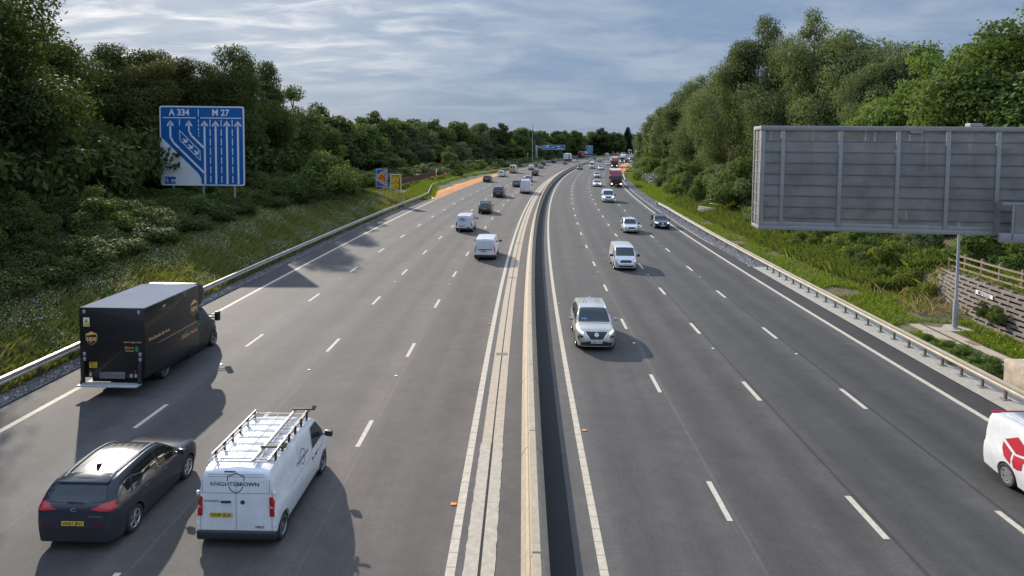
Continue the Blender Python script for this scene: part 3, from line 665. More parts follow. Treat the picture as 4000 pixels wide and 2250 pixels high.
txt_decal(B, *RIGHT, 'Your delivery experts', .12, 2.55, .80, mat('grey_vinyl', ()), DV, 'lettering')
m_ = MB(); m_.box(.02, .10, -.78, .78, 1.89, 1.93); m_.build('roof_edge', RED, DV, bevel=.006)
for y in (-.62, .62):
    m_ = MB(); m_.tube([(.5, y, 2.0), (3.2, y, 2.0)], .02); m_.build('roof_rail', ALLOY, DV)
# --- bronze SUV coming towards the camera
BRZ = paint('bronze', (.48, .44, .385), metal=.45, rough=.3)
XT, B, p = vehicle('suv', 'bronze SUV with dark V shaped grille driving towards the bridge', 'car', 29.35, -1.97, False, 'suv', (4.68, 1.90, 1.70, 2.70, .92, .355), BRZ, near=2, wheel='alloy10', plate='HS24 TVU',
    head=[(.62, .515), (.93, .60), (.97, .575), (.90, .54), (.66, .485)], lit='green', grille=[(-.56, .535), (.56, .535), (.50, .47), (.30, .345), (-.30, .345), (-.50, .47)], intake=False)
FR = ((4.68, 0, 0), (0, 1, 0), (0, 0, 1)); hw = .92
decal(B, *FR, [(a * hw, b * 1.7) for a, b in [(-.80, .255), (-.30, .30), (.30, .30), (.80, .255), (.80, .17), (-.80, .17)]], PLAS, XT, 'air_intake', off=.01, res=.08)
for q in symm([(.66, .43), (.93, .47), (.96, .36), (.90, .30), (.88, .39), (.68, .39)]): decal(B, *FR, [(a * hw, b * 1.7) for a, b in q], PLAS, XT, 'fog_lamp', off=.012, res=.08)
decal(B, *FR, ribbon([(a * hw, b * 1.7) for a, b in [(-.58, .53), (-.31, .335), (.31, .335), (.58, .53)]], .03), CHROME, XT, 'grille_trim', off=.016, res=.08)
decal(B, *FR, ellipse(0, .465 * 1.7, .085, .085), CHROME, XT, 'badge', off=.020); decal(B, *FR, ellipse(0, .465 * 1.7, .062, .062), PLAS, XT, 'badge', off=.024); decal(B, *FR, [(-.10, .775), (.10, .775), (.10, .805), (-.10, .805)], CHROME, XT, 'badge', off=.028)
txt_decal(B, *FR, 'HS24 TVU', .105, 0, .275 * 1.7, INK, XT, 'plate_lettering', off=.03, bold=.012)
for y in (-.62, .62):
    pp = []
    for k in range(9):
        a = .75 + .24 * k; h_, _, _, _ = B.ray_cast(Vector((a, y, 4)), Vector((0, 0, -1))); pp.append((a, y, h_.z + (.03 if 0 < k < 8 else .0)))
    q = MB(); q.tube(pp, .018); q.build('roof_rail', ALLOY, XT, smooth=True)
for y in (-.40, -.28, .28, .40):
    decal(B, (0, 0, 0), (1, 0, 0), (0, 1, 0), ribbon([(.8, y), (2.0, y)], .025), SEAM, XT, 'roof_groove', off=.004, res=.3)
b = MB(); b.prism([(.75, 1.69), (.95, 1.70), (.77, 1.78)], -.025, .025); b.build('antenna', BRZ, XT, bevel=.008)
decal(B, (0, 0, 0), (1, 0, 0), (0, 1, 0), [(3.20, -.62), (3.30, -.62), (3.30, -.36), (3.20, -.36)], mat('blue_paper', (.08, .25, .45), rough=.6), XT, 'dashboard_card', off=.012)
# --- mid distance vans
CV, B, p = vehicle('small_van', 'white small van with city lettering on its rear doors', 'van', 69.95, -12.56, True, 'van', (4.40, 1.85, 1.84, 2.79, .85, .32), WHITE, near=1, wheel='steel', plate='EF20 KNC', plate_z=.36, plate_y=-.22, bumper=True, rear_seam=True, mirror_m=PLAS)
txt_decal(B, *REAR, 'city', .46, -.18, 1.40, mat('navy_vinyl', (.02, .03, .11), rough=.5), CV, 'lettering', bold=.02)
txt_decal(B, *REAR, 'gas services', .12, .42, 1.38, mat('green_vinyl', (.25, .45, .12), rough=.5), CV, 'lettering')
txt_decal(B, *REAR, 'renewable heating', .10, .05, 1.17, mat('navy_vinyl', ()), CV, 'lettering')
decal(B, *REAR, ellipse(.48, .55, .12, .07), mat('navy_vinyl', ()), CV, 'sticker', off=.01)
decal(B, *REAR, ellipse(.17, .83, .06, .06), mat('pink_vinyl', (.5, .15, .2), rough=.5), CV, 'sticker', off=.01)
TV, B, p = vehicle('small_van', 'plain white small van with a black bar across its tailgate', 'van', 53.12, -8.86, True, 'van', (4.49, 1.86, 1.81, 2.72, .85, .32), WHITE, near=1, wheel='steel', plate='HF24 FUL', plate_z=.42, plate_y=-.12, bumper=True, mirror_m=PLAS, rear_seam=False,
    lights=[(.80, .66), (.90, .66), (.91, .40), (.86, .36), (.82, .42)])
decal(B, *REAR, roundpoly([(-.62, .86), (.62, .86), (.62, .93), (-.62, .93)], .03), PLAS, TV, 'trim_bar', off=.014)
for q in symm([(.80, .30), (.90, .30), (.90, .72), (.82, .62)]): decal(B, *REAR, q, PLAS, TV, 'corner_trim', off=.010)
decal(B, *REAR, roundpoly([(-.72, 1.0), (.72, 1.0), (.66, 1.60), (-.66, 1.60)], .1), mat('blank_window_white', (.60, .62, .64), rough=.15, coat=1.), TV, 'blanked_window', off=.006)
decal(B, *REAR, [(-.12, 1.675), (.12, 1.675), (.12, 1.705), (-.12, 1.705)], REDL, TV, 'brake_light', off=.012)
SILV = paint('silver', (.62, .63, .64), metal=.45, rough=.3)
SV, B, p = vehicle('small_van', 'silver small van with an oval grille and amber indicator behind the bronze SUV', 'van', 49.4, 2.18, False, 'van', (4.17, 1.77, 1.76, 2.49, .82, .31), SILV, near=1, wheel='alloy', plate='', mirror_m=PLAS,
    head=[(.54, .50), (.88, .56), (.96, .54), (.90, .45), (.62, .43)], grille=roundpoly([(-.52, .42), (-.40, .47), (.40, .47), (.52, .42), (.44, .36), (-.44, .36)], .03))
FR = ((4.17, 0, 0), (0, 1, 0), (0, 0, 1))
txt_decal(B, *FR, 'WJ73 BZS', .105, 0, .275 * 1.76, INK, SV, 'plate_lettering', off=.03, bold=.012)
decal(B, *FR, [(.62, .80), (.74, .84), (.78, .80), (.68, .76)], LITA, SV, 'indicator', off=.02)
PO, B, p = vehicle('hatchback', 'old silver hatchback with chrome headlamps next to the dark saloon', 'car', 70.95, 5.43, False, 'hatch', (3.90, 1.65, 1.465, 2.46, .77, .30), SILV, near=1, wheel='steel', mirror_m=PLAS,
    head=[(.56, .50), (.84, .535), (.93, .50), (.88, .44), (.62, .43)])
for q in symm(ellipse(.62 * .825, .475 * 1.465, .09, .085)): decal(B, (3.9, 0, 0), (0, 1, 0), (0, 0, 1), q, LENS, PO, 'round_headlamp', off=.022)
decal(B, (3.9, 0, 0), (0, 1, 0), (0, 0, 1), [(-.72, .50), (.72, .50), (.72, .54), (-.72, .54)], PLAS, PO, 'bumper_strip', off=.012)
NAVY = paint('navy', (.018, .026, .045), metal=.4, rough=.22)
ME, B, p = vehicle('saloon_car', 'dark navy car with lit running lamps nearest the right kerb', 'car', 75.25, 9.47, False, 'hatch', (4.42, 1.80, 1.43, 2.73, .85, .33), NAVY, near=1, wheel='alloy', mirror_m=INK, head=[(.56, .50), (.90, .545), (.96, .52), (.88, .475), (.60, .465)], lit='green')
decal(B, (4.42, 0, 0), (0, 1, 0), (0, 0, 1), ellipse(0, .62, .09, .09), CHROME, ME, 'badge', off=.02)

# ------------------------------------------------------------------ remaining traffic (name, label, category, s, d, away, kind, dims, paint, kwargs)
BLK = paint('black', (.012, .012, .014), rough=.2); CHAR = paint('charcoal', (.035, .036, .04), metal=.3); BLUE = paint('blue', (.03, .06, .16), metal=.3); REDP = paint('red', (.38, .012, .015)); GREY = paint('grey', (.16, .165, .17), metal=.5); BRWN = paint('taupe', (.10, .085, .07), metal=.4); DSILV = paint('dull_silver', (.36, .37, .38), metal=.5)
HB = (4.05, 1.75, 1.46, 2.55, .80, .31); SU = (4.5, 1.85, 1.66, 2.68, .88, .35); SA = (4.65, 1.82, 1.44, 2.8, .85, .325); ES = (4.6, 1.82, 1.50, 2.7, .88, .325)
T = [
 ('hatchback', 'black hatchback with roof bars ahead of the city van', 'car', 88.3, -12.17, 1, 'hatch', HB, BLK, dict(near=1, plate='KM68 RVO', seams=False)),
 ('people_carrier', 'dark grey people carrier with a wide rear window in the third lane', 'van', 115.0, -12.87, 1, 'suv', (4.9, 1.93, 1.92, 3.1, .9, .34), CHAR, dict(near=1, plate='LB19 XEP', plate_z=.4, seams=False)),
 ('high_roof_van', 'tall white panel van beside the median drain', 'van', 124.5, -8.75, 1, 'sprinter', (5.9, 1.99, 2.60, 3.66, 1.0, .35), WHITE, dict(near=1, plate='', plate_z=.25, plate_y=-.4, bumper=True, rear_seam=True, mirror_m=PLAS)),
 ('estate_car', 'brown estate car half hidden by the tall white van', 'car', 142.6, -12.03, 1, 'suv', ES, BRWN, dict(near=1, seams=False)),
 ('hatchback', 'silver car with broad red tail lamps just beyond the tall white van', 'car', 162., -11.2, 1, 'suv', ES, DSILV, dict(near=1, seams=False, lights=[(.3, .60), (.97, .64), (1.02, .575), (.98, .50), (.4, .50)])),
 ('suv', 'black SUV in the third lane, farther than the silver car', 'car', 191.4, -12.27, 1, 'suv', SU, BLK, dict(near=0)),
 ('suv', 'dark SUV with pale roof beside the orange refuge', 'car', 157.8, -20.75, 1, 'suv', SU, CHAR, dict(near=1, seams=False)),
 ('suv', 'white SUV at the far end of the orange refuge', 'car', 183.5, -20.85, 1, 'suv', SU, WHITE, dict(near=1, seams=False)),
 ('hatchback', 'dark hatchback hidden behind the works pickup', 'car', 257.4, -20.3, 1, 'hatch', HB, CHAR, dict(near=0)),
 ('saloon_car', 'maroon and silver saloon in the second lane ahead of the pickup', 'car', 245.3, -16.67, 1, 'saloon', SA, GREY, dict(near=0)),
 ('suv', 'black SUV near the left barrier, ahead of the saloon', 'car', 282.8, -20.9, 1, 'suv', SU, BLK, dict(near=0)),
 ('people_carrier', 'dark blue people carrier alone in the left lane', 'van', 312.9, -20.9, 1, 'suv', (4.8, 1.9, 1.95, 3.0, .9, .34), NAVY, dict(near=0)),
 ('hatchback', 'small bright red hatchback behind the white lorry', 'car', 294., -12.9, 1, 'hatch', (3.6, 1.65, 1.48, 2.4, .7, .29), REDP, dict(near=0)),
 ('hatchback', 'white hatchback to the right of the white lorry', 'car', 328., -13.2, 1, 'hatch', HB, WHITE, dict(near=0)),
 ('saloon_car', 'dark car beyond the median by the red hatchback', 'car', 387., -11.2, 1, 'saloon', SA, BLK, dict(near=0)),
 ('hatchback', 'silver car just visible over the median behind the white minibus van', 'car', 356., -8.6, 1, 'hatch', HB, DSILV, dict(near=0)),
 ('suv', 'black SUV far ahead on the left carriageway', 'car', 486., -19.8, 1, 'suv', SU, BLK, dict(near=0)),
 ('high_roof_van', 'far off white high van on the left carriageway', 'van', 575., -15.5, 1, 'sprinter', (5.9, 2.1, 2.9, 3.66, 1.0, .35), WHITE, dict(near=0)),
 # towards the camera
 ('panel_van', 'white van with amber indicator behind the silver hatchback', 'van', 108.6, 5.87, 0, 'van', (4.97, 1.99, 1.97, 2.93, 1.0, .345), WHITE, dict(near=1, mirror_m=PLAS, seams=False, lit=True, grille=[(-.5, .48), (.5, .48), (.44, .38), (-.44, .38)])),
 ('coupe', 'cream white luxury coupe with round lamps beside the dark red lorry', 'car', 147.9, 5.4, 0, 'saloon', (4.8, 1.94, 1.40, 2.75, .9, .35), WHITE, dict(near=1, lit=True, head=[(.6, .52), (.85, .56), (.93, .50), (.85, .44), (.62, .44)], grille=[(-.3, .52), (.3, .52), (.26, .36), (-.26, .36)], seams=False)),
 ('hatchback', 'white hatchback following the cream coupe', 'car', 187.2, 5.6, 0, 'hatch', HB, WHITE, dict(near=1, seams=False, grille=[(-.55, .42), (.55, .42), (.5, .26), (-.5, .26)])),
 ('saloon_car', 'silver car beside the white high roof van', 'car', 240.9, 5.46, 0, 'saloon', SA, SILV, dict(near=0)),
 ('saloon_car', 'dark blue grey saloon hugging the concrete median', 'car', 240.5, -2.0, 0, 'saloon', SA, NAVY, dict(near=0)),
 ('high_roof_van', 'white high roof van with dark grille, oncoming', 'van', 251., 1.8, 0, 'sprinter', (5.9, 1.99, 2.70, 3.66, 1.0, .35), WHITE, dict(near=0, mirror_m=PLAS)),
 ('hatchback', 'white hatchback left of the bright red lorry', 'car', 294., 5.86, 0, 'hatch', HB, WHITE, dict(near=0)),
 ('hatchback', 'small blue car close to the median, oncoming', 'car', 338.9, -1.9, 0, 'hatch', HB, BLUE, dict(near=0)),
 ('suv', 'white SUV near the median with the blue car ahead of it', 'car', 390.5, -1.9, 0, 'suv', SU, WHITE, dict(near=0)),
 ('hatchback', 'silver hatchback tucked beside the bright red lorry', 'car', 365.4, 1.5, 0, 'hatch', HB, SILV, dict(near=0)),
 ('suv', 'dark SUV overlapped by the white articulated lorry', 'car', 355., 10.3, 0, 'suv', SU, CHAR, dict(near=0)),
 ('suv', 'black SUV at the edge of the far right lane', 'car', 394., 9.0, 0, 'suv', SU, BLK, dict(near=0)),
 ('hatchback', 'white car just ahead of the far black SUV', 'car', 407.2, 5.4, 0, 'hatch', HB, WHITE, dict(near=0)),
 ('saloon_car', 'grey car following the far black SUV', 'car', 424.6, 9.2, 0, 'hatch', HB, GREY, dict(near=0)),
 ('suv', 'pale SUV among the far oncoming queue', 'car', 464., 1.2, 0, 'suv', SU, WHITE, dict(near=0)),
 ('suv', 'farthest white car against the right trees', 'car', 633., 12.0, 0, 'suv', SU, WHITE, dict(near=0)),
 ('hatchback', 'far white hatchback under the right trees', 'car', 524.7, 5.4, 0, 'hatch', HB, WHITE, dict(near=0)),
 ('suv', 'far dark car in the distant queue', 'car', 560., 1.8, 0, 'suv', SU, BLK, dict(near=0)),
 ('saloon_car', 'distant grey saloon at the back of the queue', 'car', 585., 5.4, 0, 'saloon', SA, GREY, dict(near=0)),
 ('hatchback', 'distant dark blue hatchback in the far nearside lane', 'car', 598., 9.2, 0, 'hatch', HB, NAVY, dict(near=0)),
]
traffic = {}
for name, label, cat, s, d, away, kind, dims, m, kw in T:
    r, B, p = vehicle(name, label, cat, s, d, bool(away), kind, dims, m, **kw); traffic[label] = (r, B, p)
r, B, p = traffic['black hatchback with roof bars ahead of the city van']
for x in (1.2, 2.0):
    b = MB(); b.box(x - .04, x + .04, -.72, .72, 1.53, 1.57); b.box(x - .03, x + .03, -.70, -.62, 1.40, 1.53); b.box(x - .03, x + .03, .62, .70, 1.40, 1.53); b.build('roof_bar', PLAS, r, bevel=.01)
r, B, p = traffic['dark SUV with pale roof beside the orange refuge']
decal(B, (0, 0, 0), (1, 0, 0), (0, 1, 0), [(.75, -.55), (2.4, -.58), (2.4, .58), (.75, .55)], paint('pale_roof', (.30, .36, .42), metal=.6), r, 'roof', off=.006)
# works vehicles with chevrons
YV = mat('yellow_chevron', (.62, .46, .02), rough=.5); RV = mat('red_chevron', (.40, .03, .02), rough=.5)
def chevrons(B, root, hw, z0, z1, n=5):
    decal(B, *REAR, [(-hw, z0), (hw, z0), (hw, z1), (-hw, z1)], YV, root, 'chevron_board', off=.012)
    st = []
    for sg in (1, -1):
        for k in range(n):
            a0 = hw * (k / n); w = hw / n * .52; h = (z1 - z0) * .8
            q = [(a0, z1), (a0 + w, z1), (min(hw, a0 + w + h * .7), z0), (min(hw, a0 + h * .7), z0)]
            if q[2][0] - q[3][0] > .01: st.append([(sg * a, b) for a, b in q][::sg])
    decal(B, *REAR, st, RV, root, 'chevron_stripe', off=.018)
MV, B, p = vehicle('works_van', 'white works van with yellow and red chevrons passing the refuge', 'van', 205.5, -20.7, True, 'sprinter', (5.6, 2.02, 2.55, 3.66, 1.0, .35), WHITE, near=1, seams=False, bumper=True, mirror_m=PLAS)
chevrons(B, MV, .92, .55, 1.35)
for q in symm([(.10, 1.5), (.62, 1.5), (.60, 2.2), (.10, 2.2)]): decal(B, *REAR, q, GLASS, MV, 'rear_window', off=.012)
b = MB(); b.box(.4, .6, -.6, .6, 2.56, 2.72); b.build('beacon_bar', AMBER, MV, bevel=.03)
MP, B, p = vehicle('works_pickup', 'white works pickup with red chevrons on its tail', 'pickup truck', 231., -18.3, True, 'pickup', (5.2, 1.95, 1.85, 3.1, .9, .37), WHITE, near=1, seams=False, bumper=True)
chevrons(B, MP, .9, .5, 1.0); b = MB(); b.box(.15, 2.0, -.88, .88, 1.08, 1.62); b.build('canopy', WHITE, MP, bevel=.08)
b = MB(); b.box(2.4, 2.6, -.6, .6, 1.86, 1.98); b.build('beacon_bar', AMBER, MP, bevel=.03)
WV, B, p = vehicle('works_van', 'distant works van with red and white stripes, left carriageway', 'van', 470., -16.2, True, 'sprinter', (5.6, 2.02, 2.5, 3.66, 1.0, .35), WHITE, near=0)
chevrons(B, WV, .95, .5, 1.9)
# lorries
def lorry(label, s, d, away, cabm, boxm, Lb, roofm=None, hb=3.95, rearm=None, sidem=None, big=True, near=1, name='lorry'):
    Lt = Lb + 2.6; t = th_at(s); f = Vector((sin(t), cos(t), 0)); rz = pi / 2 - t
    r = empty(name, P(s, d) if away else P(s, d) + f * Lt, rz if away else rz + pi, label, 'lorry')
    W = 2.52; hw = W / 2
    b = MB(); b.box(0, Lb, -hw, hw, 1.12, hb); bx = b.build('cargo_box', boxm, r, bevel=.03)
    b = MB(); b.box(.03, Lb - .03, -hw + .03, hw - .03, hb + .002, hb + .02); b.build('roof', roofm or boxm, bx)
    b = MB(); b.box(.2, Lb + 1.5, -.55, .55, .55, 1.1); b.box(.05, .15, -1.1, 1.1, .45, .7); b.box(1.9, Lb * .55, -1.15, -1.02, .45, 1.0); b.box(1.9, Lb * .55, 1.02, 1.15, .45, 1.0); b.build('chassis', DARK, r)
    xc = Lb + .25; ch = 3.0 if big else 2.75
    b = MB(); b.prism([(xc, .55), (xc, ch), (xc + 1.85, ch), (xc + 2.12, ch - .25), (xc + 2.28, 1.75), (xc + 2.33, 1.0), (xc + 2.30, .42), (xc + 1.9, .36), (xc + 1.75, .95), (xc + .9, .95), (xc + .75, .55)], -1.24, 1.24)
    cab = b.build('cab', cabm, r, bevel=.09, seg=3)
    b = MB(); b.prism([(xc + .1, ch - .02), (xc + .1, hb - .05), (xc + .55, hb - .02), (xc + 1.2, hb - .22), (xc + 1.75, ch + .02), (xc + 1.75, ch - .02)], -1.16, 1.16); b.build('wind_deflector', cabm, r, bevel=.08, seg=3)
    FRl = ((xc + 2.25, 0, 0), (0, 1, 0), (0, 0, 1))
    V, F = [tuple(v.co) for v in cab.data.vertices], [tuple(q.vertices) for q in cab.data.polygons]; B = BVHTree.FromPolygons([Vector(v) for v in V], F)
    decal(B, *FRl, roundpoly([(-1.12, 1.72), (1.12, 1.72), (1.08, ch - .32), (-1.08, ch - .32)], .08), GLASS, r, 'windscreen', off=.015)
    decal(B, *FRl, [(-.85, 1.0), (.85, 1.0), (.98, 1.62), (-.98, 1.62)], PLAS, r, 'grille', off=.015)
    decal(B, *FRl, [(-1.15, .45), (1.15, .45), (1.15, .72), (-1.15, .72)], PLAS, r, 'bumper', off=.015)
    for q in symm([(.78, .66), (1.12, .70), (1.12, .90), (.86, .88)]): decal(B, *FRl, q, LIT, r, 'headlight', off=.025)
    decal(B, *FRl, [(-.26, .54), (.26, .54), (.26, .65), (-.26, .65)], WPL, r, 'number_plate', off=.03)
    for sg, fr in ((1, RIGHT), (-1, LEFT)): decal(B, *fr, [(sg * a, z) for a, z in roundpoly([(xc + .95, 1.75), (xc + 2.05, 1.75), (xc + 1.9, ch - .35), (xc + .95, ch - .35)], .08)], GLASS, r, 'side_window', off=.01)
    for y in (1, -1):
        b = MB(); b.box(xc + 1.85, xc + 2.05, min(y * 1.32, y * 1.56), max(y * 1.32, y * 1.56), 1.75, 2.45); b.box(xc + 1.9, xc + 1.98, min(y * 1.2, y * 1.34), max(y * 1.2, y * 1.34), 2.3, 2.36); b.build('mirror', PLAS, r, bevel=.04)
    xs = [xc + 1.32, 2.2] + ([3.5, Lb - .4] if Lb > 9 else [])
    for x in xs:
        for y in (1, -1): add_wheel(r, x, y * 1.03, .5, .34, 'steel', False)
    for y in (-1, 1):
        b = MB(); b.box(-.02, .05, y * 1.05 - .14, y * 1.05 + .14, .75, .95); b.build('tail_light', REDL, r)
    Rr = REAR
    if rearm:
        b = MB(); b.box(-.02, -.002, -hw + .06, hw - .06, 1.18, hb - .06); b.build('rear_door', rearm, bx)
        decal(None, (-.02, 0, 0), (0, -1, 0), (0, 0, 1), ribbon([(0, 1.2), (0, hb - .08)], .03) + ribbon([(-1.1, 2.3), (1.1, 2.3)], .03), SEAM, bx, 'door_gap', off=.004)
    if sidem:
        decal(None, (0, -hw, 0), (1, 0, 0), (0, 0, 1), [(.4, 1.2), (Lb * .55, 1.2), (Lb * .35, hb - .1), (.4, hb - .1)], sidem, bx, 'side_livery', off=.006)
    return r, bx
LR = mat('lorry_red', (.20, .006, .010), rough=.3, coat=.5, var=.08); LR2 = mat('lorry_bright_red', (.45, .015, .018), rough=.3, coat=.5, var=.08); CREAM = mat('cream_roof', (.62, .55, .47), rough=.6, var=.1, scale=.5)
WB = mat('lorry_white', (.66, .66, .65), rough=.45, var=.06, scale=.5); PUR = mat('purple_livery', (.16, .04, .12), rough=.5, var=.3, scale=.7)
lorry('dark red box lorry with lit headlamps in the nearside lane', 147.2, 9.5, False, LR, LR, 6.8, CREAM, hb=3.75, big=False)
lorry('bright red tall lorry behind the dark red one, by the far refuge', 267., 9.75, False, LR2, LR2, 11., CREAM, hb=3.98)
lorry('white articulated lorry coming round the far bend', 335., 9.6, False, paint('offwhite', (.55, .56, .57)), WB, 12., None, hb=3.95)
r, bx = lorry('white box lorry with purple livery in the left lane', 342.5, -19.5, True, WHITE, WB, 10., None, hb=4.0, rearm=WB, sidem=PUR)
r, bx = lorry('dark red box lorry driving away in the left lane', 417.5, -25.4, True, LR, LR, 9., CREAM, hb=4.0, rearm=LR, sidem=mat('faded_red', (.22, .05, .06), rough=.5))
txt_decal(None, (-.02, 0, 0), (0, -1, 0), (0, 0, 1), 'Royal', .62, -.25, 3.3, WPL, bx, 'lettering', off=.006); txt_decal(None, (0, -1.26, 0), (1, 0, 0), (0, 0, 1), 'Mail', 1.5, 4.8, 2.7, WPL, bx, 'lettering', off=.01)
lorry('far white lorry above the bright red lorry', 512., 2.0, False, WHITE, WB, 9., None, hb=3.9)
lorry('distant yellow brown lorry at the end of the road', 595., -8., True, mat('ochre', (.40, .22, .04), rough=.5), mat('ochre', ()), 6., None, hb=3.7)
lorry('distant grey green lorry at the end of the road', 600., -4.2 + 6, False, GREY, mat('grey_green', (.14, .18, .15), rough=.6), 8., WB, hb=3.9)

# ------------------------------------------------------------------ ground
def lift(s, d):
    """terrain height"""
    if -25.9 <= d < -24.9: return .0
    if d < -25.9:
        k = 1 - sm(78, 132, s); e = -25.9 - d
        h = k * (min(3., e * .30) + min(2.2, max(0, e - 10) * .15)) + (1 - k) * min(1.6, e * .10)
        return h
    if d > 13.9:
        e = d - 15.; far = sm(45, 75, s)
        flat = 18.8 - 1.2 * sm(36, 46, s)
        if s < 46: return .12 + min(.12, (d - 13.9) * .08) + (0 if d < 19.6 else min(3.4, 1.35 * sm(19.6, 20.6, d) + (d - 20.0) * .10))* (1 - .75 * sm(42, 47, s)) + sm(42, 47, s) * min(3.5, max(0, d - 17) * .3)
        return .12 + min(3.5, max(0, d - 17) * .3)
    return -.05
GR = mat('verge_soil', (.105, .088, .045), rough=.95, var=.55, scale=5., bump=.8, bscale=12)
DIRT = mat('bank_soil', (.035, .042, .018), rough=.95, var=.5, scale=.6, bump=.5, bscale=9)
def terrain(name, ds, s0, s1, ds_, m):
    V = []; uv = []; F = []; n = int((s1 - s0) / ds_); k = len(ds)
    for i in range(n + 1):
        s = s0 + (s1 - s0) * i / n
        for d in ds:
            x = lift(s, d)
            if abs(d) > 26 or d > 15: x += (sin(s * .9 + d * 1.3) + sin(s * .37 - d * .7)) * .05
            V.append(P(s, d, x)); uv.append((d, s))
    for i in range(n):
        for j in range(k - 1): F.append((i * k + j, i * k + j + 1, (i + 1) * k + j + 1, (i + 1) * k + j))
    o = mesh(name, V, F, m, None, smooth=True, sharp=70, uv=uv); return tag(o, kind='structure')
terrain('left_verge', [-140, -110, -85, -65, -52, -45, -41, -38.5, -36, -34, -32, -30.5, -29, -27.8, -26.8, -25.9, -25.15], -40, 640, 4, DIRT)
terrain('right_verge', [13.9, 14.6, 15.4, 16.3, 17.2, 18., 18.8, 19.4, 19.8, 20.3, 20.9, 21.6, 22.5, 24, 26, 28, 31, 36, 45, 60, 90, 140], -40, 640, 2, GR)
g = mesh('ground', [(-3000, -400, -.35), (3000, -400, -.35), (3000, 4000, -.35), (-3000, 4000, -.35)], [(0, 1, 2, 3)], mat('field_soil', (.05, .06, .025), rough=1., var=.3, scale=.02)); tag(g, kind='structure')
# ------------------------------------------------------------------ carriageways
ASL = asphalt('asphalt_left', (.066, .061, .059), lane=(-22.6, 3.9), streak=.22, warm=(.083, .070, .063), tint=(-17, -10), seams=((-18.25, .05, 1.25), (-14.25, .05, 1.25), (-10.45, .05, 1.2)))
ASR = asphalt('asphalt_right', (.066, .061, .057), lane=(0., 3.65), streak=.25, seams=((.18, .06, 1.3), (3.83, .07, .6), (7.5, .07, .55)), warm=(.053, .052, .050), tint=(3, 6))
ASD = asphalt('asphalt_hard_strip', (.042, .039, .039), streak=.15)
ASB = asphalt('asphalt_reserve', (.085, .077, .071), streak=.15, speck=.35, rough=.8)
ASK = asphalt('asphalt_new_black', (.016, .016, .017), streak=.2)
ORG = asphalt('orange_surfacing', (.46, .165, .025), streak=.3, speck=.15, rough=.85)
S0, S1 = -30, 640
LE_ = lambda s: -22.7 - 4.6 * sm(352, 412, s)
for nm, a, b, m in (('left_carriageway', LE_, -7.05, ASL), ('right_carriageway', -3.65, 11.2, ASR), ('hard_strip', lambda s: LE_(s) - 1.5, LE_, ASD), ('hard_strip', 11.2, 12.45, ASD),
                    ('central_reserve', -7.05, -5.05, ASB), ('trench_surfacing', -5.05, -4.15, ASK), ('central_reserve', -4.15, -3.65, ASB)):
    tag(strip(nm, a, b, S0, S1, 0, m), kind='structure')
# gravel and concrete edging
GRAV = mat('gravel_bed', (.16, .152, .148), rough=.95, var=.65, scale=9, bump=1., bscale=14)
tag(strip('gravel_strip', -25.2, -24.25, S0, 118, .01, GRAV), kind='structure')
tag(strip('verge_edge', lambda s: LE_(s) - 3.3, lambda s: LE_(s) - 1.5, 118, S1, .01, DIRT), kind='structure')
tag(strip('gravel_strip', lambda s: 12.45 - .35 * sm(54, 70, s), 13.9, 52, 190, .01, mat('gravel_bed_pale', (.27, .255, .245), rough=.95, var=.55, scale=7, bump=.4, bscale=14)), kind='structure')
tag(strip('concrete_edging', 12.45, 13.9, S0, 52, .03, rib_mat('edging_concrete', (.40, .37, .32), (.30, .27, .23), 6., .006)), kind='structure')
tag(strip('verge_edge', 12.45, 13.9, 190, S1, .01, GR), kind='structure')
# markings
RIB = rib_mat('ribbed_marking', (.50, .43, .33), (.34, .29, .22), .55, .10); MRK = worn_paint('marking_paint', (.50, .445, .355))
tag(strip('edge_marking', -22.83, -22.60, S0, 108, .004, RIB), kind='structure'); tag(strip('edge_marking', lambda s: LE_(s) - .12, lambda s: LE_(s) + .12, 212, S1, .004, RIB), kind='structure')
tag(strip('edge_marking', -7.12, -6.90, S0, S1, .004, RIB), kind='structure'); tag(strip('edge_marking', -3.62, -3.42, S0, S1, .004, RIB), kind='structure')
tag(strip('edge_marking', 11.08, 11.30, S0, 213, .004, MRK), kind='structure'); tag(strip('edge_marking', 11.08, 11.30, 327, S1, .004, MRK), kind='structure')
mk = MB()
def dash(d, s, l, w):
    a, b, c, e = P(s, d - w / 2, .004), P(s, d + w / 2, .004), P(s + l, d + w / 2, .004), P(s + l, d - w / 2, .004); mk.add([a, b, c, e], [(0, 1, 2, 3)])
for d, ph, w in ((0, 7.33, .15), (3.65, 6.64, .17), (7.32, 5.99, .17), (-18.44, 3.31, .15), (-14.44, 2.76, .15), (-10.63, 2.2, .15)):
    s = ph - 9 * 3 - 1
    while s < 560: dash(d, s, 2.05, w if s < 150 else w * 1.05); s += 9
for k in range(52): dash(-22.75, 108.5 + 2 * k, 1.15, .26)
for k in range(56): dash(11.22, 214 + 2 * k, 1.1, .24)
tag(mk.build('lane_markings', MRK), kind='structure')
def patch(name, pts, z, m):
    v = [P(s, d, z) for s, d in pts]; ps = []
    VV, FF = fillpoly(pts, 6.); o = mesh(name, [P(s, d, z) for s, d in VV], FF, m, uv=[(d, s) for s, d in VV]); return tag(o, kind='structure')
bay = [(108.5, -22.75), (110.5, -23.3), (116, -24.6), (133, -27.9), (154, -28.03), (174.5, -28.04), (184, -26.3), (199, -25.1), (213, -22.9), (213, -22.7), (180, -22.7), (140, -22.7)]
patch('emergency_bay', bay, .016, ORG)
bayr = [(214, 11.25), (218, 12.2), (235, 13.7), (243, 15.0), (275, 16.9), (296, 16.8), (325, 11.9), (327, 11.25), (290, 11.2), (250, 11.2)]
patch('emergency_bay', bayr, .016, ORG)
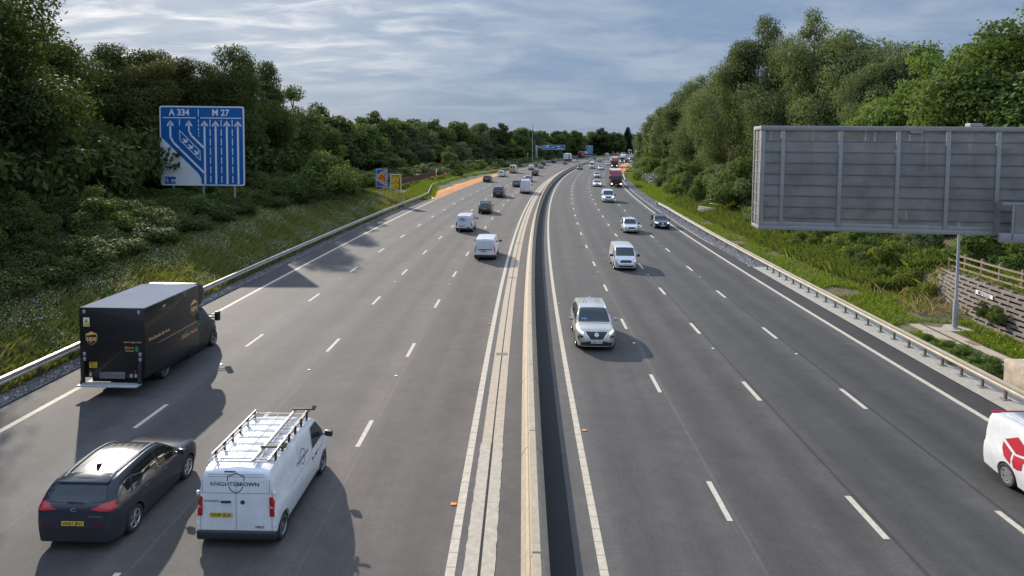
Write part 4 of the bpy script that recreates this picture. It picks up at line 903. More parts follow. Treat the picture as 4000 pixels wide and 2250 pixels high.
def kerb(name, path, w=.16, h=.11, m=CONC):
    V = []; F = []
    pts = []
    for (a, b) in zip(path[:-1], path[1:]):
        n = max(1, int(abs(b[0] - a[0]) / 3))
        for k in range(n): pts.append((a[0] + (b[0] - a[0]) * k / n, a[1] + (b[1] - a[1]) * k / n))
    pts.append(path[-1]); sg = -1 if path[0][1] < 0 else 1
    for s, d in pts:
        V += [P(s, d, 0.), P(s, d, h), P(s, d + sg * w, h), P(s, d + sg * w, 0.)]
    for i in range(len(pts) - 1):
        for j in range(3): F.append((i * 4 + j, i * 4 + j + 1, i * 4 + 5 + j, i * 4 + 4 + j))
    o = mesh(name, V, F, m); return tag(o, kind='structure')
kerb('bay_kerb', bay[:9], w=.3); kerb('bay_kerb', bayr[:8], w=.3)
am = MB()
def rm(s, d, pts, L):
    am.add([P(s + a * L, d + b, .021) for a, b in pts], [tuple(range(len(pts)))[::-1]])
for dd in (-25.6,):
    rm(134.5, dd, [(0, -.15), (.6, -.15), (.6, -.5), (1., 0), (.6, .5), (.6, .15), (0, .15)], 4.)
    for k in range(3): rm(144 + k * 3.2, dd, [(0, -.55), (.8, -.55), (.8, .55), (.6, .55), (.6, -.3), (0, -.3)], 2.6)
    rm(134., dd + 1.6, [(0, 0), (.3, .1), (1., .1), (1., -.06), (.3, -.06)], 3.)
tag(am.build('bay_markings', MRK), kind='structure')
# drainage channel
DRC = rib_mat('drain_concrete', (.42, .335, .24), (.25, .21, .16), 4.6, .008); DRN = rib_mat('drain_concrete_new', (.41, .355, .275), (.29, .25, .20), 1.6, .012)
tag(strip('drainage_channel', -6.69, -6.38, 19.6, 640, .012, DRC), kind='structure'); tag(strip('drainage_channel', -6.33, -6.02, 19.6, 640, .012, DRC), kind='structure'); tag(strip('drain_slot', -6.38, -6.33, S0, 640, .006, DARK), kind='structure')
def wob(d0): return lambda s: d0 + .008 * sin(s * 7.1) + .006 * sin(s * 17.3) + .005 * sin(s * 31.7)
tag(strip('drainage_channel', wob(-6.72), -6.39, S0, 19.6, .014, DRN, step=.15), kind='structure'); tag(strip('drainage_channel', -6.32, wob(-6.0), S0, 19.6, .014, DRN, step=.15), kind='structure')
for s in (28.6, 46., 62.5, 80.):
    b = MB(); b.add([P(s, -6.62, .018), P(s, -6.1, .018), P(s + .35, -6.1, .018), P(s + .35, -6.62, .018)], [(0, 1, 2, 3)])
    o = b.build('drain_grate', mat('iron_grate', (.16, .12, .09), rough=.7, metal=.3)); tag(o, 'small rusty iron grate set in the median drainage channel', 'drain grate', 'grates in the drainage channel')
# concrete median barrier
BARM = rib_mat('barrier_concrete', (.39, .315, .22), (.08, .07, .055), 6.2, .012)
bp = [(-.33, 0), (-.33, .08), (-.20, .30), (-.14, .34), (-.115, .78), (-.09, .80), (-.09, .88), (.09, .88), (.09, .80), (.115, .78), (.14, .34), (.20, .30), (.33, .08), (.33, 0)]
bar = sweep('concrete_barrier', bp, -5.08, S0, 640, BARM, step=1.5, sharp=20); tag(bar, 'long stepped concrete barrier dividing the two carriageways', 'barrier')
# guardrails
RAILM = mat('rail_steel', (.46, .43, .38), rough=.42, metal=.45, var=.2, scale=1.2); POSTM = mat('rail_post_steel', (.13, .11, .095), rough=.6, metal=.3, var=.25)
RAILW = mat('rail_weathered', (.37, .325, .26), rough=.55, metal=.2, var=.15, scale=1.5)
def wprof(sg): return [(sg * a, b) for a, b in [(0, .45), (.04, .46), (.04, .53), (.01, .56), (.01, .60), (.04, .64), (.04, .71), (0, .73), (-.09, .73), (-.09, .70), (-.02, .69), (-.02, .48), (-.09, .47), (-.09, .45)]]
LD = lambda s: float(np.interp(s, [0, 109, 116, 139, 178, 215, 230, 350, 412, 640], [-24.98, -24.95, -25.3, -29.5, -29.9, -26.7, -26.5, -26.6, -30.2, -30.2]))
lr = empty('guardrail', P(0, -25), 0, 'long steel guardrail along the left verge, bending round the orange refuge', 'guardrail')
sweep('rail', wprof(1), LD, S0, 640, RAILM, parent=lr).matrix_parent_inverse = Matrix.Translation(-lr.location)
pm = MB(); pm.box(-.04, .04, -.05, .05, -.3, .69); po = pm.build('post', POSTM); pmesh = po.data; bpy.data.objects.remove(po)
def posts(root, ss, dfun, off, base=False):
    for s in ss:
        o = bpy.data.objects.new('post', pmesh); link(o, root); o.matrix_parent_inverse = Matrix.Translation(-root.location); o.location = P(s, dfun(s) + off); o.rotation_euler.z = -th_at(s)
        if base:
            b = bpy.data.objects.new('base_plate', plmesh); link(b, o)
posts(lr, [2.2 + 3.25 * k for k in range(95)], LD, -.1)
pb = MB(); pb.box(-.18, .16, -.14, .14, .03, .055)
for x in (-.13, .11):
    for y in (-.1, .1): pb.box(x - .02, x + .02, y - .02, y + .02, .055, .085)
po = pb.build('base_plate', GALV, bevel=.006); plmesh = po.data; bpy.data.objects.remove(po)
RD = lambda s: float(np.interp(s, [0, 20, 40, 95, 103.5], [13.0, 13.02, 13.1, 13.22, 13.0]))
rr = empty('guardrail', P(0, 13), 0, 'pale steel guardrail on the right verge with bolted posts on concrete edging', 'guardrail')
sweep('rail', wprof(-1), RD, S0, 103, RAILW, parent=rr).matrix_parent_inverse = Matrix.Translation(-rr.location)
sweep('rail_panel', [(a * 1.08, b * 1.01) for a, b in wprof(-1)], RD, 92, 99.5, mat('new_rail', (.52, .57, .60), rough=.3, metal=.5), parent=rr).matrix_parent_inverse = Matrix.Translation(-rr.location)
posts(rr, [1.4 + 1.335 * k for k in range(38)], RD, .12, True); posts(rr, [54.6 + 3.9 * k for k in range(13)], RD, .1)
b = MB(); b.prism([(12.75, .25), (13.05, .15), (13.08, .72), (12.9, .86), (12.72, .80)], 103.0, 103.5)
b.V = [tuple(P(y, x, z)) for x, y, z in b.V]; te = b.build('end_terminal', RAILW, rr, bevel=.03); te.matrix_parent_inverse = Matrix.Translation(-rr.location)
RD2 = lambda s: float(np.interp(s, [168, 205, 214, 240, 275, 300, 330, 350, 640], [12.5, 13.1, 13.4, 15.4, 17.3, 17.3, 14.6, 14.0, 13.6]))
r2 = empty('guardrail', P(168, 12.5), 0, 'dull steel guardrail on the right, curving round the far orange refuge', 'guardrail')
sweep('rail', wprof(-1), RD2, 168, 640, RAILW, parent=r2).matrix_parent_inverse = Matrix.Translation(-r2.location)
posts(r2, [169 + 4 * k for k in range(60)], RD2, .1)
# low second rail by the gantry
LD2 = lambda s: -28.6
r3 = empty('guardrail', P(296, -28.6), 0, 'short brown double rail in front of the cantilever sign column', 'guardrail')
sweep('rail', wprof(1), LD2, 285, 332, RAILW, parent=r3, zoff=.35).matrix_parent_inverse = Matrix.Translation(-r3.location)
posts(r3, [286 + 4 * k for k in range(12)], LD2, -.1)
# road studs
sb = MB(); sb.box(-.06, .06, -.05, .05, .004, .022); so = sb.build('road_stud', mat('white_stud', (.8, .8, .8), rough=.3), bevel=.006); smesh = so.data; bpy.data.objects.remove(so)
am_ = smesh.copy(); am_.materials[0] = AMBER
for d, ph in ((0, 7.33), (3.65, 6.64), (7.32, 5.99), (-18.44, 3.31), (-14.44, 2.76), (-10.63, 2.2)):
    for k in range(1, 6):
        o = link(bpy.data.objects.new('road_stud', smesh)); o.location = P(ph + 5.5 + 18 * (k - (1 if d < 0 else 0)), d); tag(o, 'tiny white reflective stud set between lane dashes', 'road stud', 'white studs between the lane dashes')
for s, d in ((15.9, -7.22), (20.7, -3.28), (33.9, -7.22), (38.7, -3.28)):
    o = link(bpy.data.objects.new('road_stud', am_)); o.location = P(s, d); o.scale = (1.3, 1.2, 1.2); tag(o, 'amber stud beside a solid ribbed median edge line', 'road stud', 'amber studs along the median lines')

# ------------------------------------------------------------------ lane sign and other signs
SBLUE = mat('sign_blue', (.006, .11, .37), rough=.45); SWHITE = mat('sign_white', (.70, .72, .75), rough=.5, var=.06, scale=.6); SLET = mat('sign_legend', (.76, .78, .82), rough=.5)
SBACK = mat('sign_grey', (.20, .20, .21), rough=.6); SPOST = mat('sign_post', (.30, .32, .34), rough=.5, metal=.3)
def sign_frame(root_loc, yaw):  # local x right as seen, z up, -y towards the reader
    return Matrix.Translation(root_loc) @ Matrix.Rotation(yaw, 4, 'Z')
FRS = ((0, 0, 0), (1, 0, 0), (0, 0, 1))
ARW = [(0, -20), (19, 6), (19, 17), (6, 5), (6, 20), (-6, 20), (-6, 5), (-19, 17), (-19, 6)]
def lane_sign(name, label, loc, yaw, w, h, post_zs, detail=True):
    r = empty(name, loc, yaw, label, 'road sign')
    kx, kz = w / 480., h / 450.; zb = post_zs
    T = lambda q: [(x * kx - w / 2, zb + h - y * kz) for x, y in q]
    b = MB(); b.prism([(x, z) for x, z in roundpoly([(-w / 2, zb), (w / 2, zb), (w / 2, zb + h), (-w / 2, zb + h)], .25)], 0, .06); b.build('panel', SWHITE, r)
    decal(None, *FRS, T(roundpoly([(7, 8), (472, 8), (472, 443), (232, 443), (232, 412), (215, 380), (7, 176)][::-1], 10)), SBLUE, r, 'blue_field', off=.006, res=5)
    pol = []
    def arrow(pts, tipat, wd=11):
        for q in ribbon(pts, wd): pol.append(T(q))
        pol.append(T([(tipat[0] + a, tipat[1] + b_ * .95) for a, b_ in ARW]))
    arrow([(60, 95), (60, 176), (76, 206), (254, 382)], (60, 100)); arrow([(166, 95), (166, 140), (178, 166), (254, 240)], (166, 100)); arrow([(254, 95), (254, 437)], (254, 100))
    for x in (317, 381, 444): arrow([(x, 95), (x, 437)], (x, 100))
    for x in (286, 349, 412):
        for k in range(7): pol.append(T([(x - 2.5, 75 + 53 * k), (x + 2.5, 75 + 53 * k), (x + 2.5, min(440, 115 + 53 * k)), (x - 2.5, min(440, 115 + 53 * k))]))
    for a, b_ in ((18, 58), (75, 92), (100, 115), (123, 138), (146, 158), (164, 172)): pol.append(T([(218, a), (222.5, a), (222.5, b_), (218, b_)]))
    pol.append(T([(111, 75), (115, 75), (115, 112), (111, 112)])); pol.append(T([(18, 64), (207, 64), (207, 69), (18, 69)])); pol.append(T([(232, 64), (464, 64), (464, 69), (232, 69)]))
    for q in ribbon([(113, 138), (226, 253), (228, 306), (114, 193), (113, 138)], 4): pol.append(T(q))
    for cx_, cy_ in ((140, 196), (171, 230), (203, 262)): pol.append(T([(cx_ - 14, cy_ - 12), (cx_ - 2, cy_ - 12), (cx_ + 12, cy_), (cx_ + 12, cy_ - 14), (cx_ + 18, cy_ - 8), (cx_ + 14, cy_ + 12), (cx_ - 8, cy_ + 10), (cx_ - 14, cy_ + 4), (cx_ + 2, cy_ + 2)]))
    decal(None, *FRS, pol, SLET, r, 'arrows', off=.012, res=9)
    decal(None, *FRS, T(roundpoly([(21, 400), (21, 441), (86, 441), (86, 400)], 6)), SBLUE, r, 'distance_box', off=.006, res=5)
    for s_, x, y, sz in (('A 334', 112, 38, 50), ('M 27', 346, 38, 50)):
        txt_decal(None, *FRS, s_, sz * kz, x * kx - w / 2, zb + h - y * kz, SLET, r, 'lettering', bold=.025, off=.012, cond=.95 * kx / kz)
    txt_decal(None, *FRS, '½ m', 36 * kz, 53 * kx - w / 2, zb + h - 421 * kz, SLET, r, 'lettering', bold=.02, off=.012)
    for x in (-.36, 0., .37):
        b = MB(); b.tube([(x * w, .16, -1.), (x * w, .16, zb + h - .3)], .085 * w / 6.7); b.build('post', SPOST, r, smooth=True)
    for z in (zb + h * .2, zb + h * .8):
        b = MB(); b.box(-w / 2 + .2, w / 2 - .2, .062, .10, z - .06, z + .06); b.build('rail', SPOST, r)
lane_sign('lane_sign', 'large near blue lane diagram sign for A334 and M27 on the left bank', Vector((-30.03, 67., 2.0)), .02, 8.34, 7.98, 3.05)
lane_sign('lane_sign', 'distant blue lane diagram sign beyond the red lorry', Vector((63.6, 492, .2)), -.13, 6.7, 6.0, 1.45)
def small_sign(name, label, loc, yaw, w, h, zb, m, posts_=((0,),), fill=None):
    r = empty(name, loc, yaw, label, 'road sign')
    b = MB(); b.prism(roundpoly([(-w / 2, zb), (w / 2, zb), (w / 2, zb + h), (-w / 2, zb + h)], .1), 0, .05); b.build('panel', SLET, r)
    e = .05; decal(None, *FRS, roundpoly([(-w / 2 + e, zb + e), (w / 2 - e, zb + e), (w / 2 - e, zb + h - e), (-w / 2 + e, zb + h - e)], .08), m, r, 'face', off=.006, res=5)
    for x in posts_[0]:
        b = MB(); b.tube([(x, .12, -1.), (x, .12, zb + h - .2)], .06); b.build('post', SPOST, r, smooth=True)
    return r
SORG = mat('sign_orange', (.72, .20, .02), rough=.5); SYEL = mat('sign_yellow', (.58, .38, .015), rough=.5)
r = small_sign('refuge_sign', 'blue sign with an orange SOS telephone panel by the refuge entrance', Vector((-18.6, 104, 1.6)), .05, 1.72, 2.75, 1.0, SBLUE, ((0.2,),))
T_ = lambda q: [(x, z + 1.0) for x, z in q]
decal(None, *FRS, T_([(-.62, 1.0), (-.62, 1.75), (-.3, 2.0), (.55, 2.5), (.55, .25), (-.3, .78)]), SORG, r, 'orange_panel', off=.010, res=5)
pol = ribbon(T_([(.60, 2.5), (-.35, 1.98), (-.66, 1.75), (-.66, 1.0), (-.35, .76), (.60, .22)]), .06)
for k in range(6): pol.append(T_([(.64, .22 + .4 * k), (.70, .22 + .4 * k), (.70, .46 + .4 * k), (.64, .46 + .4 * k)]))
decal(None, *FRS, pol, SLET, r, 'outline', off=.014, res=5)
txt_decal(None, *FRS, 'SOS', .34, -.22, 1.0 + 1.28, INK, r, 'lettering', bold=.03, off=.014)
decal(None, *FRS, ribbon(T_([(.06, 1.72), (.2, 1.62), (.36, 1.4), (.42, 1.12)]), .12) + [T_([(-.10, 1.62), (.02, 1.82), (.16, 1.76), (.02, 1.56)]), T_([(.30, 1.02), (.46, .92), (.56, 1.02), (.44, 1.18)])], INK, r, 'telephone_symbol', off=.014, res=5)
r = small_sign('diversion_sign', 'tilted yellow roadworks lane sign next to the blue refuge sign', Vector((-15.7, 100, 1.28)), .05, 1.62, 2.5, .95, SYEL, ((-.5, .55),))
r.rotation_euler = (0, -.025, .05)
txt_decal(None, *FRS, 'M27 East', .30, 0, 3.2, INK, r, 'lettering', bold=.02, off=.012); txt_decal(None, *FRS, 'A334', .26, -.42, 2.1, INK, r, 'lettering', bold=.02, off=.012)
decal(None, *FRS, ribbon([(.52, 1.1), (.52, 2.85)], .12) + ribbon([(-.10, 2.45), (.5, 2.05)], .11) + ribbon([(-.15, 1.6), (.5, 1.2)], .11) + ribbon([(-.78, 2.98), (.78, 2.98)], .02), INK, r, 'lane_diagram', off=.012, res=5)
decal(None, *FRS, [(-.70, 1.02), (-.15, 1.02), (-.15, 1.22), (-.70, 1.22)], SBLUE, r, 'distance_box', off=.012, res=5)
# phone, marker post, location sign
q = P(161.5, -31.6); r = empty('emergency_phone', q + Vector((0, 0, .3)), 0, 'orange emergency telephone cabinet on a post at the refuge', 'telephone')
b = MB(); b.tube([(0, 0, -.3), (0, 0, .9)], .09); b.build('post', SPOST, r); b = MB(); b.box(-.28, .28, -.2, .2, .85, 1.75); b.build('cabinet', mat('phone_orange', (.62, .07, .02), rough=.5), r, bevel=.04)
txt_decal(None, (0, -.2, 0), (1, 0, 0), (0, 0, 1), 'SOS', .22, 0, 1.4, SLET, r, 'lettering', bold=.03)
q = P(161.2, -33.7); r = empty('marker_post', q, 0, 'tall slim white and yellow marker post at the back of the refuge', 'post')
b = MB(); b.box(-.14, .14, -.05, .05, 0, 1.3); b.build('shaft', SPOST, r); b = MB(); b.box(-.15, .15, -.055, .055, 1.3, 2.0); b.build('yellow_band', SYEL, r); b = MB(); b.box(-.15, .15, -.055, .055, 2.0, 2.95); b.build('white_band', SLET, r)
q = P(220.8, -32.); r = small_sign('location_sign', 'small square blue driver location sign above the scrub', Vector((q.x, q.y, 0)), -.1, .85, 1.05, 1.5, SBLUE, ((0,),))
txt_decal(None, *FRS, 'M27', .3, 0, 2.25, SLET, r, 'lettering', bold=.03, off=.012); txt_decal(None, *FRS, 'B', .25, 0, 1.85, SLET, r, 'lettering', bold=.03, off=.012)
# cantilever sign gantry
q = P(325.8, -31.4); yw = -.22
r = empty('cantilever_gantry', Vector((q.x, q.y, .2)), yw, 'grey cantilever gantry carrying a blue A334 Botley Hedge End sign', 'gantry')
b = MB(); b.box(-.55, .55, -.35, .35, -.5, 7.9); b.build('column', GALV, r, bevel=.08)
b = MB(); b.box(.55, 3., -.3, .3, 6.4, 7.6); b.box(3., 14., -.1, .25, 6.6, 7.2); b.build('arm', GALV, r, bevel=.05)
b = MB(); b.box(2.6, 14., -.42, -.34, 5.9, 8.15); b.build('panel', SLET, r)
FG = ((0, -.42, 0), (1, 0, 0), (0, 0, 1))
decal(None, *FG, roundpoly([(5.35, 6.02), (13.9, 6.02), (13.9, 8.05), (5.35, 8.05)], .15), SBLUE, r, 'sign_face', off=.006, res=5); decal(None, *FG, roundpoly([(3.3, 7.05), (5.0, 7.05), (5.0, 8.05), (3.3, 8.05)], .1), SBLUE, r, 'sign_face', off=.006, res=5)
decal(None, *FG, [(2.65, 5.95), (5.2, 5.95), (5.2, 6.95), (2.65, 6.95)], SBACK, r, 'lower_panel', off=.006, res=5); decal(None, *FG, [(2.65, 7.0), (3.15, 7.0), (3.15, 8.1), (2.65, 8.1)], INK, r, 'signal', off=.006, res=5)
for s_, sz, x, z in (('A334', .95, 8.2, 7.03), ('Botley', .85, 10.9, 7.5), ('Hedge End', .80, 11.6, 6.55), ('½ m', .7, 4.15, 7.55)): txt_decal(None, *FG, s_, sz, x, z, SLET, r, 'lettering', bold=.03, off=.012, cond=.9)
decal(None, *FG, ribbon([(5.75, 7.65), (6.6, 6.5)], .32) + [[(5.5, 7.95), (6.3, 7.9), (5.55, 7.15)]], SLET, r, 'arrow', off=.012, res=5)
q = P(296.5, -27.8); r = empty('mast', q, 0, 'tall slender grey mast in front of the distant wood', 'mast')
b = MB(); b.tube([(0, 0, 0), (0, 0, 17.3)], [.20, .10]); b.build('pole', SPOST, r, smooth=True); b = MB(); b.box(-.15, .5, -.15, .15, 17.25, 17.5); b.build('camera_head', GALV, r, bevel=.04)
q = P(296.1, -29.8); r = empty('lamp_post', q, 0, 'short post with white globe left of the mast', 'lamp post')
b = MB(); b.tube([(0, 0, 0), (0, 0, 4.3)], .09); b.build('pole', SPOST, r); b = MB(); b.tube([(0, 0, 4.25), (0, 0, 4.4), (0, 0, 4.65), (0, 0, 4.7)], [.1, .25, .22, .05]); b.build('globe', SLET, r, smooth=True)
q = P(253.3, -45.2); r = empty('utility_pole', q + Vector((0, 0, 1)), 0, 'wooden utility pole with crossarm and insulators before the wood', 'utility pole')
WOODP = mat('pole_wood', (.06, .05, .04), rough=.9, var=.3)
b = MB(); b.tube([(0, 0, -1), (0, 0, 7.2)], [.15, .11]); b.build('pole', WOODP, r); b = MB(); b.box(-1.2, 1.2, -.06, .06, 6.75, 6.88); b.build('crossarm', WOODP, r)
for x in (-1.1, 0, 1.1):
    b = MB(); b.tube([(x, 0, 6.88), (x, 0, 7.1)], .05); b.build('insulator', SLET, r)
# red roadworks triangles
def triangle(label, s, d, h0):
    q = P(s, d); r = empty('warning_sign', q, -th_at(s), label, 'road sign')
    b = MB(); b.prism([(-.75, h0), (.75, h0), (0, h0 + 1.3)], 0, .03); b.build('panel', RV, r); decal(None, *FRS, [(-.42, h0 + .2), (.42, h0 + .2), (0, h0 + .93)], SLET, r, 'face', off=.006, res=5)
    b = MB(); b.box(-.08, -.03, .03, .08, 0, h0 + .6); b.box(.03, .08, .03, .08, 0, h0 + .6); b.build('stand', SPOST, r)
triangle('red and white warning triangle beside the lorry driving away', 404., -29.2, 1.6); triangle('second red warning triangle, far down the left edge', 452., -29.4, 1.4)

# ------------------------------------------------------------------ rear of the matrix sign on the right
GX, GY, GYAW = 10.33, 25.3, -radians(9.5)
G = empty('overhead_sign_gantry', (GX, GY, 0), GYAW, 'large grey mesh backed overhead sign box above the right carriageway', 'gantry')
GG = mat('gantry_steel', (.27, .268, .262), rough=.5, metal=.15, var=.12, scale=1.5); GDK = mat('gantry_dark', (.135, .135, .13), rough=.6)
mm, n, bb = nt('perforated_mesh'); Lk = n.links.new
tcn = N(n, 'ShaderNodeTexCoord'); bb.inputs['Base Color'].default_value = (.265, .255, .24, 1); bb.inputs['Roughness'].default_value = .6
no = N(n, 'ShaderNodeTexNoise', Scale=1.1, Detail=4.); Lk(tcn.outputs['Object'], no.inputs['Vector'])
cr_ = N(n, 'ShaderNodeMapRange'); cr_.inputs[1].default_value = .35; cr_.inputs[2].default_value = .65; cr_.inputs[3].default_value = .8; cr_.inputs[4].default_value = 1.2; Lk(no.outputs['Fac'], cr_.inputs[0])
vv = N(n, 'ShaderNodeVectorMath', operation='SCALE'); vv.inputs[0].default_value = (.265, .255, .24); Lk(cr_.outputs[0], vv.inputs['Scale']); Lk(vv.outputs[0], bb.inputs['Base Color'])
tp = N(n, 'ShaderNodeBsdfTransparent'); ms = N(n, 'ShaderNodeMixShader'); ms.inputs[0].default_value = .42
Lk(bb.outputs[0], ms.inputs[1]); Lk(tp.outputs[0], ms.inputs[2]); Lk(ms.outputs[0], n.nodes['Material Output'].inputs['Surface'])
GW, GD, Z0, Z1 = 14.2, 1.35, 6.32, 10.47
def gb(name, boxes, m, bevel=.0, parent=G):
    b = MB()
    for q in boxes: b.box(*q)
    return b.build(name, m, parent, bevel=bevel)
XS = [0.78, 2.94, 5.05, 6.84, 8.61, 10.51, 12.41]
gb('frame', [(-.02, GW, -.02, .12, Z1 - .18, Z1), (-.02, GW, -.02, .12, Z0, Z0 + .16)], GG, .015)
gb('frame', [(-.02, .12, .122, GD - .122, Z1 - .16, Z1 - .01), (-.02, .12, .122, GD - .122, Z0 + .01, Z0 + .14), (-.02, .12, GD - .12, GD, Z0, Z1), (.122, GW, GD - .12, GD, Z1 - .16, Z1), (.122, GW, GD - .12, GD, Z0, Z0 + .15)], GG, .012)
gb('corner_post', [(.0, .17, .0, .11, Z0 + .162, Z1 - .182)], GG, .01)
for x in XS: gb('upright', [(x, x + .15, .0, .115, Z0 + .162, Z1 - .182)], GG, .01)
px = [.17] + XS + [GW]
for i in range(len(px) - 1):
    x0 = px[i] + (.15 if i else 0); x1 = px[i + 1]
    gb('mesh_panel', [(x0 + .005, x1 - .005, .055, .062, Z0 + .33, Z1 - .185)], mm)
    gb('kick_plate', [(x0 + .005, x1 - .005, .03, .06, Z0 + .165, Z0 + .325)], GG, .005)
    gb('cross_bar', [(x0 + .003, x1 - .003, .02, .052, Z0 + .50 + .435 * k, Z0 + .53 + .435 * k) for k in range(8) if Z0 + .53 + .435 * k < Z1 - .25], GDK)
    gb('cross_bar', [((x0 + x1) / 2 - .02, (x0 + x1) / 2 + .02, .064, .10, Z0 + .2, Z1 - .2)], GG)
b = MB(); 
gb('mesh_panel', [(.03, .04, .125, GD - .125, Z0 + .2, Z1 - .2)], mm)
gb('cross_bar', [(.0, .028, .125, GD - .125, Z0 + .55 + .435 * k, Z0 + .575 + .435 * k) for k in range(8) if Z0 + .55 + .435 * k < Z1 - .3] + [(.0, .026, GD * .5 - .012, GD * .5 + .012, Z0 + .2, Z1 - .2)], GG)
gb('walkway', [(.15, GW, .15, GD - .15, Z0 + .06, Z0 + .11)], GDK)
gb('sign_case', [(.25, 5.9, GD - .42, GD - .13, Z0 + .9, Z1 - .55)], mat('case_grey', (.30, .31, .33), rough=.5, var=.1, scale=1.), .02)
gb('sign_case', [(5.95, GW, GD - .30, GD - .13, Z0 + .4, Z1 - .3)], mat('case_dark', (.17, .185, .185), rough=.6, var=.25, scale=5.), .02)
for x in (1.4, 2.2, 3.6, 4.4): gb('hinge', [(x, x + .06, GD - .5, GD - .43, Z1 - 1.5, Z1 - 1.35)], GG)
for x in (.55, 2.2, 4.2, 4.55): gb('hanger', [(x, x + .035, GD - .47, GD - .43, Z1 - .62, Z1 - .2)], SLET)
for x in (6.55, 8.1): gb('cable_tray', [(x, x + .04, GD - .38, GD - .31, Z0 + .6, Z1 - .5)], SLET)
gb('lamp', [(5.5, 5.95, -.06, .0, Z1 - .27, Z1 - .19)], GG, .02)
gb('camera_box', [(7.65, 8.1, .05, .45, Z1 + .003, Z1 + .13)], mat('camera_grey', (.30, .31, .31), rough=.5), .02)
# maintenance platform, arm and column on the right
gb('platform_rail', [(8.6, 9.05, -.55, -.5, Z0 + 1.22, Z0 + 1.32), (9.05, GW, -.55, -.5, Z0 + 1.22, Z0 + 1.32), (8.95, 9.03, -.56, -.48, Z0 - .1, Z0 + 1.2), (8.55, GW, -.56, -.44, Z0 - .18, Z0 + .16)], GG, .012)
gb('mesh_panel', [(9.06, GW, -.53, -.522, Z0 + .18, Z0 + 1.2)], mm); gb('mesh_panel', [(8.56, 8.566, -.5, -.03, Z0 + .1, Z0 + 1.3)], mm)
gb('platform_floor', [(8.6, GW, -.43, -.03, Z0 - .12, Z0 - .04)], GDK)
gb('arm', [(GW + .002, GW + 2.2, .2, 1.2, Z0 + .5, Z0 + 1.6)], GG, .04); gb('column', [(GW + 1.4, GW + 2.5, .15, 1.25, -.3, Z0 + 3.2)], GG, .05) if False else gb('column', [(GW + 2.202, GW + 3.2, .15, 1.25, -.3, Z0 + 3.2)], GG, .05)

# ------------------------------------------------------------------ right verge furniture
q = P(33.35, 16.94); r = empty('street_pole', Vector((q.x, q.y, .32)), 0, 'grey tapered steel pole standing on concrete slabs behind the sign box', 'pole')
PG = mat('pole_grey', (.33, .36, .38), rough=.45, metal=.4, var=.12)
b = MB(); b.tube([(0, 0, 0), (0, 0, 1.35), (0, 0, 1.5), (0, 0, 9.2)], [.13, .125, .07, .055], n=14); b.build('shaft', PG, r, smooth=True); b = MB(); b.box(-.22, .22, -.22, .22, -.02, .03); b.build('base_flange', PG, r, bevel=.01)
b = MB(); b.box(-.05, .05, -.17, -.14, .5, 1.0); b.build('access_door', PG, r, bevel=.008); b = MB(); b.box(-.3, .3, -.09, .09, 9.2, 9.35); b.build('head', PG, r, bevel=.03)
SLABM = rib_mat('slab_concrete', (.42, .35, .26), (.28, .23, .17), 1.5, .02)
def slab(name, pts, z0, z1, m):
    n = len(pts); V = [P(s, d, z0) for s, d in pts] + [P(s, d, z1) for s, d in pts]; F = [(i, (i + 1) % n, n + (i + 1) % n, n + i) for i in range(n)] + [tuple(range(n, 2 * n))]
    return mesh(name, V, F, m, uv=[(d, s) for s, d in pts] * 2)
tag(slab('pole_plinth', [(32.75, 15.05), (32.75, 17.75), (34.1, 17.3), (34.1, 15.05)], .0, .31, SLABM), 'square concrete plinth under the grey pole', 'plinth')
tag(slab('cable_trough', [(24.5, 14.95), (24.5, 16.35), (32.74, 16.35), (32.74, 14.95)], .0, .30, SLABM), 'strip of concrete trough lids leading to the pole', 'cable trough')
tag(slab('trough_slot', [(25, 15.50), (25, 15.62), (34.05, 15.70), (34.05, 15.58)], .1, .318, mat('slot_brown', (.06, .04, .03), rough=.9)), kind='structure')
tag(slab('access_cover', [(30.3, 15.95), (30.3, 16.3), (31.1, 16.3), (31.1, 15.95)], .1, .308, mat('rust_cover', (.22, .13, .09), rough=.9, var=.3)), 'rusty rectangular access cover in the trough lids', 'cover')
b = MB(); b.add([P(q_s, q_d, z) for z in (-.2, 1.12) for q_s, q_d in ((19.5, 14.25), (25.75, 14.2), (25.75, 15.9), (19.5, 15.9))], [(0, 1, 2, 3), (4, 5, 6, 7), (0, 1, 5, 4), (1, 2, 6, 5), (2, 3, 7, 6), (3, 0, 4, 7)]); o = b.build('concrete_block', mat('weathered_concrete', (.36, .30, .23), rough=.9, var=.35, scale=2.2, bump=.4), bevel=.04); tag(o, 'stained beige concrete block behind the guardrail at the right edge', 'block')
# crib retaining wall
CRB = mat('crib_timber', (.205, .175, .155), rough=.9, var=.25, scale=2.5); CRD = mat('crib_fill', (.075, .066, .060), rough=1., var=.4, scale=9)
rw_ = empty('crib_wall', P(36, 19.4), 0, 'grey interlocking crib retaining wall of staggered beams', 'retaining wall')
def wallpt(s, f):  # f 0..1 up the face
    zb = .15 + .75 * sm(37, 43, s) + .0; zt = 2.35 - .3 * sm(36, 43, s)
    db = 19.05 + (s - 33) * .12 * sm(30, 42, s) * 1.2; return P(s, db + f * .55, zb + (zt - zb) * f)
V = []; F = []; ss = [14 + .5 * k for k in range(int((42.0 - 14) / .5))]
for s in ss: V += [wallpt(s, 0) + Vector((.12, 0, -.3)), wallpt(s, 1) + Vector((.12, 0, 0))]
for i in range(len(ss) - 1): F.append((2 * i, 2 * i + 1, 2 * i + 3, 2 * i + 2))
fo_ = mesh('infill', V, F, CRD, rw_); fo_.matrix_parent_inverse = Matrix.Translation(-rw_.location)
st = MB(); hd = MB()
